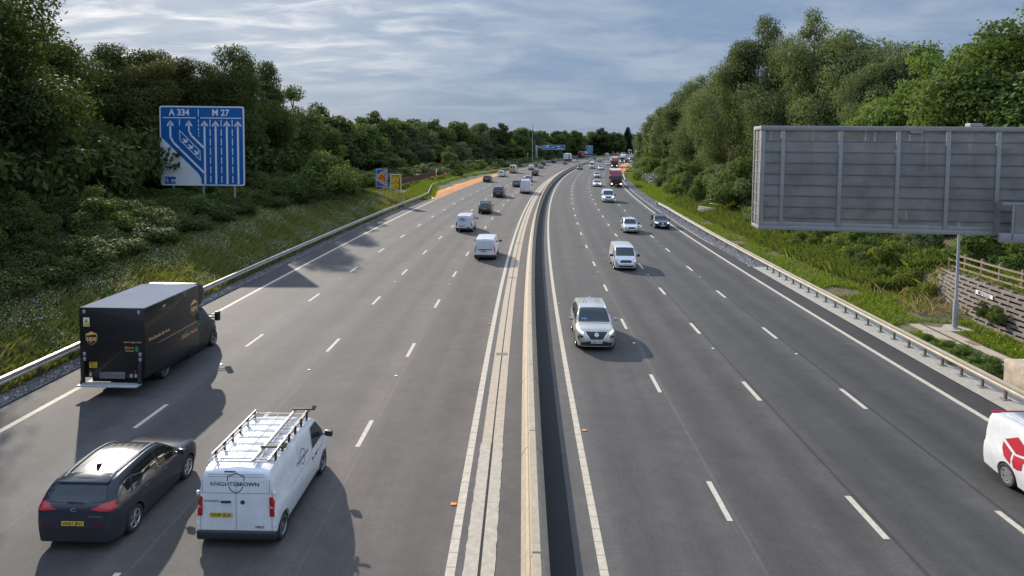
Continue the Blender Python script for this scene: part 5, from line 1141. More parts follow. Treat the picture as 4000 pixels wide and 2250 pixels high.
def beam(mb, a, b, w, h):
    a, b = Vector(a), Vector(b); t = (b - a).normalized(); n_ = Vector((t.y, -t.x, 0)).normalized(); up = Vector((0, 0, 1))
    V = [p + n_ * sx * w / 2 + up * sz * h / 2 for p in (a, b) for sx, sz in ((-1, -1), (1, -1), (1, 1), (-1, 1))]
    mb.add(V, [(0, 1, 2, 3), (7, 6, 5, 4), (0, 4, 5, 1), (1, 5, 6, 2), (2, 6, 7, 3), (3, 7, 4, 0)])
NR = 9
for k in range(NR):
    f = (k + .3) / NR
    for i in range(0, len(ss) - 2, 2): beam(st, wallpt(ss[i], f), wallpt(ss[i + 2] - .01, f), .12, .135)
for k in range(NR):
    f = (k + .8) / NR; s = 14.3 + (k % 2) * .55
    while s < 41.5: beam(hd, wallpt(s, f), wallpt(s + .16, f), .16, .11); s += 1.1
for nm, mb in (('stretcher_beams', st), ('header_blocks', hd)):
    o = mb.build(nm, CRB, rw_); o.matrix_parent_inverse = Matrix.Translation(-rw_.location)
mb = MB(); beam(mb, wallpt(34.2, .72) + Vector((-.12, 0, 0)), wallpt(35.8, .72) + Vector((-.12, 0, 0)), .03, .22); o = mb.build('location_plate', WPL, rw_); o.matrix_parent_inverse = Matrix.Translation(-rw_.location)
a_ = wallpt(35.8, .72) + Vector((-.14, 0, 0)); e_ = (wallpt(34.2, .72) - wallpt(35.8, .72)).normalized()
tv, tf = text2d('M27 B 23/2', .26, bold=.01, cond=.9); o = mesh('plate_lettering', [a_ + e_ * (.8 + x) + Vector((-.02, -.004, y)) for x, y in tv], tf, INK, rw_); o.matrix_parent_inverse = Matrix.Translation(-rw_.location)
# post and rail fence
FW = mat('fence_timber', (.19, .135, .09), rough=.85, var=.25, scale=3); FW2 = mat('fence_rail_timber', (.25, .20, .145), rough=.85, var=.2, scale=3)
fr = empty('post_and_rail_fence', P(38, 21.2), 0, 'timber post and three rail fence on top of the crib wall', 'fence')
fp = [(42.0, 21.8), (40.4, 21.78), (38.7, 21.7), (37., 21.6), (35.2, 21.6), (33.4, 21.6), (31.6, 21.6), (29.8, 21.6)]
def gz(s, d): return 1.72
for i, (s, d) in enumerate(fp):
    q = P(s, d, gz(s, d)); b = MB(); b.box(q.x - .07, q.x + .07, q.y - .06, q.y + .06, q.z - .4, q.z + 1.35); o = b.build('post', FW, fr, bevel=.01); o.matrix_parent_inverse = Matrix.Translation(-fr.location)
    if i:
        for z in (.4, .78, 1.15):
            b = MB(); beam(b, pq + Vector((-.09, 0, z)), q + Vector((-.09, 0, z)), .04, .11); o = b.build('fence_rail', FW2, fr); o.matrix_parent_inverse = Matrix.Translation(-fr.location)
    pq = q
# small headwall with handrail
hwl = empty('headwall', P(88, 17.6), 0, 'small stone block headwall on the grassy right bank', 'wall')
mb = MB()
for k in range(6):
    beam(mb, P(91.2, 16.6 + .05 * k, .1 + .21 * k) , P(88.2, 18.2 + .05 * k, .1 + .21 * k), .3, .19)
o = mb.build('blocks', mat('headwall_stone', (.42, .36, .29), rough=.9, var=.25, scale=3), hwl, bevel=.03); o.matrix_parent_inverse = Matrix.Translation(-hwl.location)
hr = empty('handrail', P(92, 18.8), 0, 'thin galvanised handrail among bushes above the headwall', 'handrail')
a, b_ = P(93.7, 18.8, 2.0), P(90.0, 20.4, 2.0)
for nm, z in (('top_rail', 0), ('mid_rail', -.55)):
    b = MB(); b.tube([a + Vector((0, 0, z)), b_ + Vector((0, 0, z))], .035); o = b.build(nm, GALV, hr); o.matrix_parent_inverse = Matrix.Translation(-hr.location)
for t in (0, .5, 1):
    q = a.lerp(b_, t); b = MB(); b.tube([q + Vector((0, 0, -1.9)), q], .035); o = b.build('post', GALV, hr); o.matrix_parent_inverse = Matrix.Translation(-hr.location)
# rusty board fence and wire fence behind the refuge
RF = mat('rust_boards', (.13, .05, .03), rough=.9, var=.3, scale=1.5)
bf = empty('board_fence', P(148, -34.6), 0, 'reddish brown board fence behind the SOS refuge', 'fence')
for k in range(14):
    s0_, s1_ = 130 + 2.6 * k, 132.4 + 2.6 * k; mb = MB(); beam(mb, P(s0_, -34.8, 1.3), P(s1_, -34.8, 1.3), .05, 1.6); o = mb.build('board_panel', RF, bf); o.matrix_parent_inverse = Matrix.Translation(-bf.location)
wf = empty('wire_fence', P(190, -38), 0, 'thin grey post and wire fence in the scrub beyond the refuge', 'fence')
for k in range(16):
    s_ = 128 + 6 * k; q = P(s_, -37.2, 1.2); b = MB(); b.tube([q, q + Vector((0, 0, 1.9))], .05, n=6); o = b.build('post', GALV, wf); o.matrix_parent_inverse = Matrix.Translation(-wf.location)
for z in (2.4, 2.75, 3.05):
    b = MB(); b.tube([P(128 + 6 * k, -37.2, z) for k in range(16)], .015, n=4); o = b.build('wire', GALV, wf); o.matrix_parent_inverse = Matrix.Translation(-wf.location)

# ------------------------------------------------------------------ vegetation
def quads(name, C, Nn, ln, wd, m, T=None, extra=None):
    """leaf shaped quads: C centres, Nn normals, T optional long directions"""
    n = len(C); R = rng.normal(size=(n, 3)) if T is None else T
    Nn = Nn / np.linalg.norm(Nn, axis=1)[:, None]
    t = R - Nn * (R * Nn).sum(1)[:, None]; t /= np.linalg.norm(t, axis=1)[:, None] + 1e-9
    b = np.cross(Nn, t); l = (ln * rng.uniform(.7, 1.3, n))[:, None]; w = (wd * rng.uniform(.7, 1.3, n))[:, None]
    V = np.empty((n, 4, 3)); V[:, 0] = C - t * l * .5; V[:, 1] = C + b * w * .5 - Nn * w * .18 + t * l * .08; V[:, 2] = C + t * l * .5 - Nn * l * .12; V[:, 3] = C - b * w * .5 - Nn * w * .18 + t * l * .08
    return fastmesh(name, V.reshape(-1, 3), n, 4, m)
def fastmesh(name, V, nf, k, m):
    me = bpy.data.meshes.new(name); me.vertices.add(len(V)); me.vertices.foreach_set('co', np.ascontiguousarray(V, 'f4').ravel())
    me.loops.add(nf * k); me.loops.foreach_set('vertex_index', np.arange(nf * k, dtype='i4')); me.polygons.add(nf)
    me.polygons.foreach_set('loop_start', np.arange(0, nf * k, k, dtype='i4')); me.polygons.foreach_set('loop_total', np.full(nf, k, 'i4'))
    me.update(); me.validate(); me.materials.append(m); return me
def unit(n):
    v = rng.normal(size=(n, 3)); return v / np.linalg.norm(v, axis=1)[:, None]
def crown(name, m, H, R, base, nb, nl, leaf, style='round'):
    """boughs spread through the crown's volume, leaf clumps on each bough"""
    Cs, Ns, Ts = [], [], []; zc = (H + base) / 2; rz = (H - base) / 2; boughs = []
    for i in range(nb):
        u = unit(1)[0]; f = rng.uniform(.45, .95) if i else .1
        c = np.array([u[0] * R * f, u[1] * R * f, zc + u[2] * rz * f * .97])
        taper = 1 - .35 * max(0, (c[2] - zc) / rz)
        c[:2] *= taper; rb = R * rng.uniform(.26, .44) * (1 - .25 * max(0, (c[2] - zc) / rz)); boughs.append((c, rb))
        n = int(nl * (rb / (R * .35)) ** 2); d = unit(n)
        rr = rb * (rng.uniform(.55, 1.08, n) + .14 * np.sin(d[:, 0] * 7 + i) * np.sin(d[:, 1] * 6 + i * 2) + .1 * np.sin(d[:, 2] * 11))
        p = c + d * rr[:, None] * np.array([1, 1, .78])
        if style == 'weep':
            k = rng.random(n) < .42; dr = rng.uniform(0, 1.9, n) * k; q = p.copy(); p[:, 2] -= dr * rb * .75
            p[:, :2] = np.where(k[:, None], c[:2] + np.round((q[:, :2] - c[:2]) * 2.2) / 2.2 + rng.normal(0, .07, (n, 2)), p[:, :2])
        Cs.append(p); nrm = d * .9 + rng.normal(size=(n, 3)) * .55 + np.array([0, 0, .45]); Ns.append(nrm)
        T = rng.normal(size=(n, 3)); 
        if style == 'weep': T[:, 2] -= 2.2
        else: T[:, 2] -= .6
        Ts.append(T)
    C = np.vstack(Cs); keep = C[:, 2] > base * .2 - .2
    me = quads(name, C[keep], np.vstack(Ns)[keep], leaf, leaf * (.42 if style == 'weep' else .62), m, np.vstack(Ts)[keep]); return me, boughs
BARK = mat('bark', (.055, .045, .036), rough=.95, var=.3, scale=4); BIRCHB = mat('birch_bark', (.22, .21, .19), rough=.9, var=.5, scale=3)
def trunk(name, m, boughs, H, base, r):
    b = MB(); pts = [(0, 0, -.8), (0.05 * r, 0, H * .15), (.3 * r, .2 * r, H * .4), (-.2 * r, .3 * r, H * .58), (0, 0, H * .78)]
    b.tube(pts, [r * 1.25, r, r * .75, r * .45, r * .12], n=8)
    for c, rb in boughs[1:10]:
        z0 = max(base * .6, c[2] - (abs(c[0]) + abs(c[1])) * .8 - 1.); z0 = min(z0, H * .8)
        b.tube([(0, 0, z0), (c[0] * .45, c[1] * .45, z0 * .5 + c[2] * .5), tuple(c)], [r * .4, r * .25, r * .06], n=5)
    o = b.build(name, m, smooth=True); me = o.data; bpy.data.objects.remove(o); return me
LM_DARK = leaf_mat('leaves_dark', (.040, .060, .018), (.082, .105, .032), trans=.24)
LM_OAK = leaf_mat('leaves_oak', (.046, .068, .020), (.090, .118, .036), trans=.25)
LM_OLIVE = leaf_mat('leaves_olive', (.050, .055, .018), (.095, .095, .032), trans=.3)
LM_MID = leaf_mat('leaves_mid', (.060, .098, .028), (.130, .175, .056), trans=.3)
LM_GREY = leaf_mat('leaves_birch', (.082, .112, .050), (.165, .200, .100), trans=.28, rough=.55)
LM_BRIGHT = leaf_mat('leaves_bright', (.062, .108, .028), (.145, .200, .058), trans=.35)
LM_YEL = leaf_mat('leaves_yellow_green', (.10, .13, .025), (.20, .22, .05), trans=.35)
LM_SCRUB = leaf_mat('leaves_scrub', (.075, .092, .036), (.17, .165, .085), trans=.25)
LM_CON = leaf_mat('needles', (.018, .034, .018), (.034, .055, .028), trans=.1)
KIND = {}
def kind(key, m, bark, H, R, base, nb, nl, leaf, style='round', r=.28):
    me, bo = crown('crown', m, H, R, base, nb, nl, leaf, style); KIND[key] = (me, trunk('trunk', bark, bo, H, base, r), H)
kind('oak', LM_DARK, BARK, 17, 6.2, 1.6, 38, 1350, .27)
kind('oak2', LM_OAK, BARK, 17, 5.6, 1.2, 36, 1350, .27)
kind('olive', LM_OLIVE, BARK, 16, 5.8, 1.5, 36, 1300, .26)
kind('birch', LM_GREY, BIRCHB, 20, 4.4, 1.5, 44, 1150, .29, 'weep', .2)
kind('birch2', LM_GREY, BIRCHB, 19, 4.8, 1.0, 50, 1000, .27, 'weep', .2)
kind('maple', LM_BRIGHT, BARK, 15, 5.4, .8, 38, 1200, .30)
kind('mid', LM_MID, BARK, 14, 5.2, 1., 28, 800, .34)
kind('far', LM_MID, BARK, 15, 5.4, .4, 38, 280, .66)
kind('far2', LM_OAK, BARK, 15, 5.2, .4, 38, 280, .66)
kind('farweep', LM_GREY, BIRCHB, 16, 5., .6, 24, 360, .66, 'weep')
# conifer
def conifer():
    C, Nn = [], []
    for k in range(26):
        z = 2 + 16 * k / 26; r = 3.2 * (1 - k / 27) + .25; n = int(60 * r + 30); a = rng.uniform(0, 2 * pi, n); q = rng.uniform(.3, 1., n) * r
        C.append(np.stack([np.cos(a) * q, np.sin(a) * q, z - q * .25 + rng.normal(0, .15, n)], 1)); Nn.append(np.stack([np.cos(a) * .4, np.sin(a) * .4, np.ones(n)], 1) + rng.normal(0, .4, (n, 3)))
    C = np.vstack(C); me = quads('crown', C, np.vstack(Nn), .8, .35, LM_CON); o = MB(); o.tube([(0, 0, -.5), (0, 0, 17.5)], [.3, .04]); ob = o.build('trunk', BARK); tm = ob.data; bpy.data.objects.remove(ob); KIND['conifer'] = (me, tm, 18.5)
conifer()
def tree(key, loc, H, label, group=None, name='tree', wide=1.):
    cm, tm, h0 = KIND[key]; k = H / h0
    r = empty(name, loc, random.uniform(0, 6.28), label, 'tree', group); r.scale = (k * wide, k * wide, k)
    link(bpy.data.objects.new('trunk', tm), r); link(bpy.data.objects.new('crown', cm), r); return r
def treexy(key, x, y, ztop, label, group=None, name='tree', wide=1.):
    s, d = sd_of(x, y); z = lift(s, d) if 13.9 < d < 138 or -138 < d < -25.9 else 0.
    return tree(key, (x, y, z - .2), max(5, ztop - z), label, group, name, wide)
# skyline trees, left bank (x, y, top)
GL = 'dark trees along the left bank'
for i, (x, y, z, k, lab, w) in enumerate([
    (-40.0, 48.5, 25.8, 'oak', 'dark tall oak at the left edge of the picture', 1.), (-43.5, 55.2, 25.6, 'oak2', 'dark oak second from the left edge, its top out of frame', 1.05), (-47.0, 67.0, 22.5, 'oak', 'dark rounded oak standing left of the blue lane sign', 1.),
    (-45.8, 81.0, 22.1, 'oak2', 'dark oak directly behind the left half of the blue lane sign', 1.1), (-44.3, 87.0, 22.4, 'olive', 'olive brown tree rising right behind the blue lane sign', 1.), (-38.6, 86.3, 21.5, 'olive', 'olive brown tree just right of the blue lane sign', .95),
    (-36.1, 90.0, 22.8, 'oak', 'dark oak with a domed top right of the olive trees', .8), (-35.9, 101.0, 22.5, 'oak2', 'dark oak sloping down towards the distant wood', .8), (-35.6, 115.2, 18.8, 'mid', 'green tree at the right end of the dark left trees', .9), (-35.4, 129.3, 16.7, 'mid', 'last tree of the left bank before the refuge scrub', .9)]):
    treexy(k, x, y, z, lab, GL, 'oak_tree' if 'oak' in k else 'tree', w)
LABF = {'far': 'mid green rounded tree in the distant wood on the left', 'far2': 'dark rounded tree in the distant wood on the left', 'farweep': 'grey green drooping tree in the distant wood on the left'}
GF = 'trees of the distant wood'
for i, (x, y, z) in enumerate([(-37.2, 150.6, 16.2), (-46.8, 180.0, 18.0), (-38.9, 207.6, 19.2), (-33.9, 222.7, 18.3), (-29.1, 238.1, 18.5), (-23.5, 253.3, 18.4), (-16.9, 268.7, 18.9), (-9.8, 289.3, 19.9), (-1.2, 309.3, 18.7), (9.8, 339.8, 18.1), (18.9, 359.8, 17.2), (33.7, 410.6, 16.9), (51.5, 462.0, 19.1), (71.0, 522.0, 20.5), (78.3, 513.5, 21.6), (97.8, 573.9, 19.6), (118.8, 608.3, 18.7), (106.5, 640.0, 20.5), (128.5, 640.0, 19.5), (86.4, 600.0, 20.5), (74.3, 560.0, 19.5), (140.6, 650.0, 20.5)]):
    k = ('far', 'farweep', 'far2')[i % 3]; treexy(k, x, y, z, LABF[k], GF, wide=1.15)
rs = random.Random(3)
for i in range(95):   # fill of the wood, several ranks deep
    s = 150 + 450 * (i / 95) ** 1.05; base_d = float(np.interp(s, [150, 200, 260, 330, 410, 500, 600], [-47, -56, -48, -40, -37, -33, -22])); d = base_d - rs.choice([2, 9, 16, 24]) - rs.uniform(0, 5)
    if s > 560: d = rs.uniform(-45, -14)
    if 430 < s < 512: d = min(d, -43)
    k = rs.choice(['far', 'far2', 'farweep', 'far2']); q = P(s, d); tree(k, (q.x, q.y, .8), rs.uniform(12.5, 17.5), LABF[k], GF, wide=rs.uniform(1., 1.35))
for i in range(26):   # lower front rank of the wood
    s = 155 + 13 * i + rs.uniform(-4, 4); base_d = float(np.interp(s, [150, 200, 260, 330, 410, 500, 600], [-44, -52, -45, -38, -35, -31, -20])); k = rs.choice(['far', 'farweep', 'far2']); q = P(s, base_d - (9 if 425 < s < 515 else 0)); tree(k, (q.x, q.y, .6), rs.uniform(6, 10.5), LABF[k].replace('tree in', 'low tree at the front of'), 'low trees fronting the distant wood', wide=1.5)
treexy('conifer', 113.8, 606, 25.2, 'pointed dark conifer closing the far end of the road', name='conifer_tree', wide=2.0)
for i, (x, y, h) in enumerate([(150, 700, 19), (165, 690, 18), (185, 680, 20), (205, 680, 19), (225, 670, 20), (160, 720, 21), (130, 700, 22), (100, 690, 20), (240, 640, 19), (120, 670, 18), (90, 660, 19)]): tree('far2', (x, y, 0), h, 'dark tree behind the far end of the road', 'trees closing the far end of the road', wide=1.3)
# right bank
for x, y, z, k, lab, w in [
    (72.0, 338.0, 15.2, 'farweep', 'lowest far birch ending the right bank row', 1.1), (66.9, 298.1, 19.4, 'farweep', 'second farthest birch of the right bank row', 1.1), (61.2, 258.1, 23.0, 'farweep', 'third farthest birch of the right bank row', 1.05), (58.3, 235.0, 23.2, 'farweep', 'fourth farthest birch, leaning over the far refuge', 1.), (55.5, 212.7, 24.6, 'birch2', 'slim birch above the orange refuge on the right', 1.1),
    (51.5, 187.3, 26.1, 'birch', 'tall birch over the red lorry on the right', 1.1), (48.0, 162.9, 27.0, 'birch2', 'tall drooping birch, fourth of the near right group', 1.15), (44.6, 140.7, 24.5, 'birch', 'drooping birch left of the tallest right birch', 1.1), (41.7, 119.6, 25.9, 'birch2', 'leafy birch beside the tallest right birch', 1.1), (40.1, 104.5, 28.7, 'birch', 'tallest birch with two spiky tops on the right', .95),
    (40.6, 95.0, 25.5, 'birch2', 'dense birch just right of the tallest one', 1.), (41.8, 87.0, 25.9, 'birch', 'spiky topped birch behind the left end of the sign box', .95), (42.9, 80.9, 24.2, 'birch2', 'broad birch above the left third of the sign box', 1.1), (43.9, 73.3, 21.4, 'birch2', 'shorter rounded birch above the middle of the sign box', 1.1), (41.8, 65.7, 19.2, 'mid', 'dark green tree in the gap above the sign box', .95),
    (36.9, 57.7, 18.2, 'maple', 'bright maple above the right half of the sign box', .95), (38.5, 52.7, 19.2, 'maple', 'bright maple second from the right edge', .9), (36.8, 46.7, 20.3, 'maple', 'bright big leaved maple at the right edge', 1.), (38.4, 42.6, 20.8, 'maple', 'bright maple partly outside the right edge', 1.)]:
    treexy(k, x, y, z + (1.6 if 'birch' in lab else .6) + (1.6 if 'tallest birch' in lab or 'spiky' in lab else 0), lab, 'trees along the right bank', 'birch_tree' if 'birch' in lab else 'maple_tree' if 'maple' in lab else 'tree', w)
for i in range(34):
    s = 58 + 9 * i; d = rs.uniform(33, 48) - .02 * s; q = P(s, d, 3.); k = rs.choice(['birch2', 'mid', 'oak2']) if s < 170 else rs.choice(['farweep', 'far2']); tree(k, q, rs.uniform(13, 18), 'tree in the second rank of the right wood', 'second rank of the right wood')
# left second rank (casts the shade on the bank)
for i in range(22):
    s = 20 + 5.2 * i; d = -50 - rs.uniform(0, 12); q = P(s, d, 5.8 if s < 90 else 2.5); tree(rs.choice(['oak', 'oak2', 'olive']), q, rs.uniform(12, 15.5), 'dark tree in the second rank of the left wood', 'second rank of the left wood')
for s, d, h in ((10, -42, 15), (18, -41, 16), (27, -41.5, 15), (35, -42, 16), (0, -43, 15)): q = P(s, d, 5.9); tree('oak2', q, h, 'dark oak just outside the left edge', 'oaks outside the left edge')
# ------------------------------------------------------------------ shrubs
def shrub_mesh(m, R, H, nb, nl, leaf, style='round'):
    me, _ = crown('shrub', m, H, R, -H * .25, nb, nl, leaf, style); return me
SH = {'dark': shrub_mesh(LM_OAK, 2.2, 2.6, 18, 520, .17), 'mid': shrub_mesh(LM_MID, 2.2, 3., 16, 420, .20), 'bright': shrub_mesh(LM_BRIGHT, 2., 2.6, 16, 420, .18), 'scrub': shrub_mesh(LM_SCRUB, 2.6, 2.2, 16, 260, .26), 'yellow': shrub_mesh(LM_YEL, 2., 1.6, 14, 240, .22), 'grey': shrub_mesh(LM_GREY, 2.2, 3., 16, 420, .2)}
SCRUB = []
def mass(k, s, d, sc, hz=1.):
    q = P(s, d); me = SH[k]; V = np.empty(len(me.vertices) * 3, 'f4'); me.vertices.foreach_get('co', V); V = V.reshape(-1, 4, 3)[::3]
    c = V.mean(1, keepdims=True); V = c + (V - c) * 1.6; a = rs.uniform(0, 6.28); R_ = np.array([[cos(a), -sin(a), 0], [sin(a), cos(a), 0], [0, 0, hz]]) * sc
    SCRUB.append((k, V.reshape(-1, 3) @ R_.T + np.array([q.x, q.y, lift(s, d) - .1])))
def shrub(k, s, d, sc, label, group, hz=1., dz=0.):
    q = P(s, d); z = lift(s, d); o = link(bpy.data.objects.new('shrub', SH[k])); o.location = (q.x, q.y, z - .1 + dz); o.scale = (sc, sc, sc * hz); o.rotation_euler.z = rs.uniform(0, 6.28); tag(o, label, 'shrub', group); return o
gl = 'dark shrubs covering the left bank'
for i in range(72):
    s = rs.uniform(16, 104); d = rs.uniform(-46, -33.2)
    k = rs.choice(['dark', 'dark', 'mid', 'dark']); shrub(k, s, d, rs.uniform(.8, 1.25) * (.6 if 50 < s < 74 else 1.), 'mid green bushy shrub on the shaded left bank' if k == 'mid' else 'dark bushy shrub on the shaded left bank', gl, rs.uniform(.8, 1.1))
for s, d, sc, hz in ((62, -34.2, 1., .8), (64, -36.2, 1.1, .9), (61, -36, 1.1, .9), (58, -34.5, 1.2, .85), (59, -38, 1.2, 1.), (55, -35, 1.2, .9), (52, -33.6, 1.1, .85), (49, -34.2, 1.2, .95), (46, -33.3, 1.2, .9), (42, -33., 1.1, .9), (38, -32.4, 1.2, .9), (34, -32.2, 1.1, .9), (30, -31.6, 1., .9), (66, -40, 1.2, 1.), (70, -34, 1., .9)): shrub('dark', s, d, sc * (.62 if d < -35.5 else 1.), 'dark gorse like shrub around the feet of the near lane sign', 'shrubs around the near lane sign', hz * .75)
for i in range(34): mass('dark', 18 + 2.6 * i, -45 - 3 * (i % 3), 2.2, 1.25)
shrub('mid', 84, -33.4, 2., 'large pale green bush between the lane sign and the refuge sign', None, 1.0); shrub('mid', 92, -33.2, 1.7, 'pale green bush just left of the refuge sign', None, 1.05); shrub('dark', 99, -34., 1.5, 'dark bush behind the refuge sign', None, 1.1)
shrub('dark', 76, -33., 1.3, 'dark bush left of the large pale green bush', None)
gs_ = 'scrub behind the far left guardrail'
for i in range(150):
    s = rs.uniform(112, 400); d = -rs.uniform(31 if s < 215 else 28.6, 45); 
    if 112 < s < 170 and d > -35.6: d = -rs.uniform(35.8, 44)
    if abs(s - 161) < 6 and d > -36: d -= 3
    k = rs.choice(['scrub', 'scrub', 'mid', 'yellow', 'dark'])
    if s > 205: mass(k, s, d, rs.uniform(.7, 1.35), rs.uniform(.6, 1.)); continue
    shrub(k, s, d, rs.uniform(.7, 1.35), {'scrub': 'brownish green scrub bush', 'mid': 'green scrub bush', 'yellow': 'yellow green scrub bush', 'dark': 'dark scrub bush'}[k] + ' behind the far left guardrail', gs_, rs.uniform(.6, 1.0))
for i in range(30):
    s = 150 + 4.2 * i; mass('yellow', s, -31.6 - rs.uniform(0, 1.6) + (2.2 if s > 215 else 0), rs.uniform(.55, .9), .8)
for i in range(8): shrub('yellow', 113 + 3.4 * i, -31.6 - .2 * i, .6, 'low leafy plant between the signs and the refuge', 'low plants by the refuge entrance', .8)
q = P(196, -38.5); tree('mid', (q.x, q.y, .6), 7.5, 'small lone round tree standing out of the scrub', name='tree')
gr_ = 'bushes at the foot of the right trees'
for i in range(66):
    s = 52 + 3.8 * i + rs.uniform(-1, 1); d = float(np.interp(s, [52, 75, 110, 170, 230, 300], [24.5, 22.3, 19.5, 19., 20.5, 20.5])) + rs.uniform(-1.2, 3.2); k = rs.choice(['mid', 'bright', 'grey', 'dark', 'mid']); shrub(k, s, d, rs.uniform(.9, 1.7), {'mid': 'mid green', 'bright': 'bright green', 'grey': 'grey green', 'dark': 'dark green'}[k] + ' bush at the foot of the right trees', gr_, rs.uniform(1., 1.5))
gg_ = 'bushes on the bank under the sign box'
for i in range(46):
    s = rs.uniform(37, 64); d = rs.uniform(22.8, 31); k = rs.choice(['bright', 'mid', 'bright', 'grey']); shrub(k, s, d, rs.uniform(.7, 1.15), {'mid': 'mid green', 'bright': 'bright green', 'grey': 'grey green'}[k] + ' leafy bush on the bank under the sign box', gg_, rs.uniform(.75, 1.05))
for i in range(26):
    s = rs.uniform(42, 66); d = rs.uniform(19.8, 24); k = rs.choice(['bright', 'mid', 'yellow']); shrub(k, s, d, rs.uniform(.4, .8), {'mid': 'mid green', 'bright': 'bright green', 'yellow': 'yellowish'}[k] + ' low bush on the slope above the right verge', 'low bushes on the slope above the right verge', rs.uniform(.7, 1.1))
for i in range(70):
    s = rs.uniform(43, 76); mass(rs.choice(['yellow', 'bright', 'mid']), s, rs.uniform(18.2, 23) - (s < 42) * 0 + .0, rs.uniform(.25, .5), rs.uniform(.7, 1.3))
for i in range(14): mass('dark', rs.uniform(56, 76), rs.uniform(-44, -35), rs.uniform(.5, .75), .7)
for s, d, sc in ((40.5, 19.4, .55), (43, 19.8, .7), (45.5, 20.3, .75), (48, 20.8, .8), (44.5, 18.6, .5), (50.5, 20.2, .6)): shrub('yellow', s, d, sc, 'tall pale weeds at the left end of the crib wall', 'weeds at the crib wall end', 1.25)
for s, d, sc in ((28.5, 14.5, .42), (29.8, 14.5, .35), (27.2, 14.6, .4), (31.2, 14.4, .28), (26.2, 14.9, .3)): shrub('bright', s, d, sc, 'low leafy weeds between guardrail and trough', 'weeds between guardrail and trough', .7)
for s, d, f in ((34.4, 19.3, .5), (33.6, 19.4, .4), (33., 19.2, .2)): shrub('mid', s, d - .3, .2, 'ivy growing over the crib wall', 'ivy on the crib wall', 1.3, .55)
for k in sorted({q[0] for q in SCRUB}):
    V = np.vstack([v for kk, v in SCRUB if kk == k]); me = fastmesh('scrub', V, len(V) // 4, 4, SH[k].materials[0]); o = link(bpy.data.objects.new('scrub', me)); o['kind'] = 'stuff'
# ------------------------------------------------------------------ grass and flowers (countless)
def blades(name, n, sampler, hmin, hmax, wd, m, kindlab=None, lean=.45):
    pts = np.array([sampler() for _ in range(n)]); a = rng.uniform(0, 2 * pi, n); h = rng.uniform(hmin, hmax, n); ln = rng.normal(0, lean, (n, 2)) * h[:, None]
    side = np.stack([np.cos(a), np.sin(a), np.zeros(n)], 1) * (wd * rng.uniform(.6, 1.4, n))[:, None] * .5
    V = np.empty((n, 4, 3)); V[:, 0] = pts - side; V[:, 1] = pts + side; mid = pts + np.stack([ln[:, 0] * .35, ln[:, 1] * .35, h * .6], 1); tip = pts + np.stack([ln[:, 0], ln[:, 1], h], 1)
    V[:, 2] = tip + side * .15; V[:, 3] = mid - side * .8
    me = fastmesh(name, V.reshape(-1, 3), n, 4, m); o = link(bpy.data.objects.new(name, me)); o['kind'] = 'stuff'; return o
GM_L = leaf_mat('grass_left', (.085, .110, .028), (.205, .215, .075), trans=.3, rough=.6); GM_R = leaf_mat('grass_right', (.090, .145, .022), (.195, .245, .045), trans=.3, rough=.6); GM_D = leaf_mat('grass_dry', (.16, .13, .06), (.27, .22, .12), trans=.2, rough=.7)
def near_s(a, b): return a + (b - a) * rs.random() ** 1.5
def samp(s0, s1, d0, d1, avoid=None):
    def f():
        while True:
            s = near_s(s0, s1); d = rs.uniform(d0(s) if callable(d0) else d0, d1(s) if callable(d1) else d1)
            if avoid and avoid(s, d): continue
            q = P(s, d); return (q.x, q.y, lift(s, d) - .03)
    return f
blades('grass', 100000, samp(14, 112, -34., -25.05), .2, .65, .04, GM_L)
blades('tall_grass', 3500, samp(14, 112, -32., -26.3), .4, .75, .03, GM_D)
blades('grass', 26000, samp(108, 320, lambda s: LD(s) - 4, lambda s: LD(s) + (1.2 if 112 < s < 215 else .9)), .2, .6, .07, GM_R)
noslab = lambda s, d: (24 < s < 34.3 and 14.8 < d < 16.6) or (32.6 < s < 34.3 and d < 17.9) or (s < 42 and d > 18.6) or (s < 26.5 and d < 17)
bare = lambda s, d: noslab(s, d) or (sin(s * .31 + d * .9) + sin(s * .83 - d * .55) > 1.25 and s < 95)
blades('grass', 110000, samp(20, 215, 13.9, lambda s: float(np.interp(s, [20, 42, 60, 100, 215], [19, 19.5, 24, 19.5, 19.5])), bare), .08, .34, .045, GM_R)
blades('grass', 14000, samp(24, 100, 14., 20, noslab), .04, .14, .04, GM_R)
blades('grass', 9000, samp(24, 44, 19.9, 26), .2, .6, .045, GM_R)
blades('tall_grass', 1800, samp(36, 110, 16.5, lambda s: float(np.interp(s, [36, 60, 110], [21, 24, 20]))), .3, .8, .03, GM_D)
GM_W = leaf_mat('weeds_right', (.075, .120, .022), (.170, .205, .055), trans=.3, rough=.6)
blades('tall_weeds', 26000, samp(42.5, 112, lambda s: float(np.interp(s, [36, 42, 60, 110], [18.9, 17.2, 16.6, 15.6])), lambda s: float(np.interp(s, [36, 60, 110], [21, 25, 20.5]))), .35, .95, .06, GM_W, lean=.35)
blades('tall_weeds', 9000, samp(46, 78, -42, -33), .3, .8, .06, GM_L, lean=.4)
blades('grass', 9000, samp(225, 350, lambda s: RD2(s) + .2, lambda s: RD2(s) + 4), .3, .7, .10, GM_R)
def flowers(name, n, sampler, size, m, z0, z1):
    C = np.array([sampler() for _ in range(n)]); C[:, 2] += rng.uniform(z0, z1, n); Nn = rng.normal(0, .35, (n, 3)) + np.array([0.1, -.4, 1.]); 
    me = quads(name, C, Nn, size, size, m); o = link(bpy.data.objects.new(name, me)); o['kind'] = 'stuff'
FLW = mat('white_petals', (.66, .65, .56), rough=.7)
def clump(f, k=.6):
    def g_():
        while True:
            q = f()
            if sin(q[0] * 1.3) + sin(q[1] * .9 + q[0] * .6) > k - rs.random() * .9: return q
    return g_
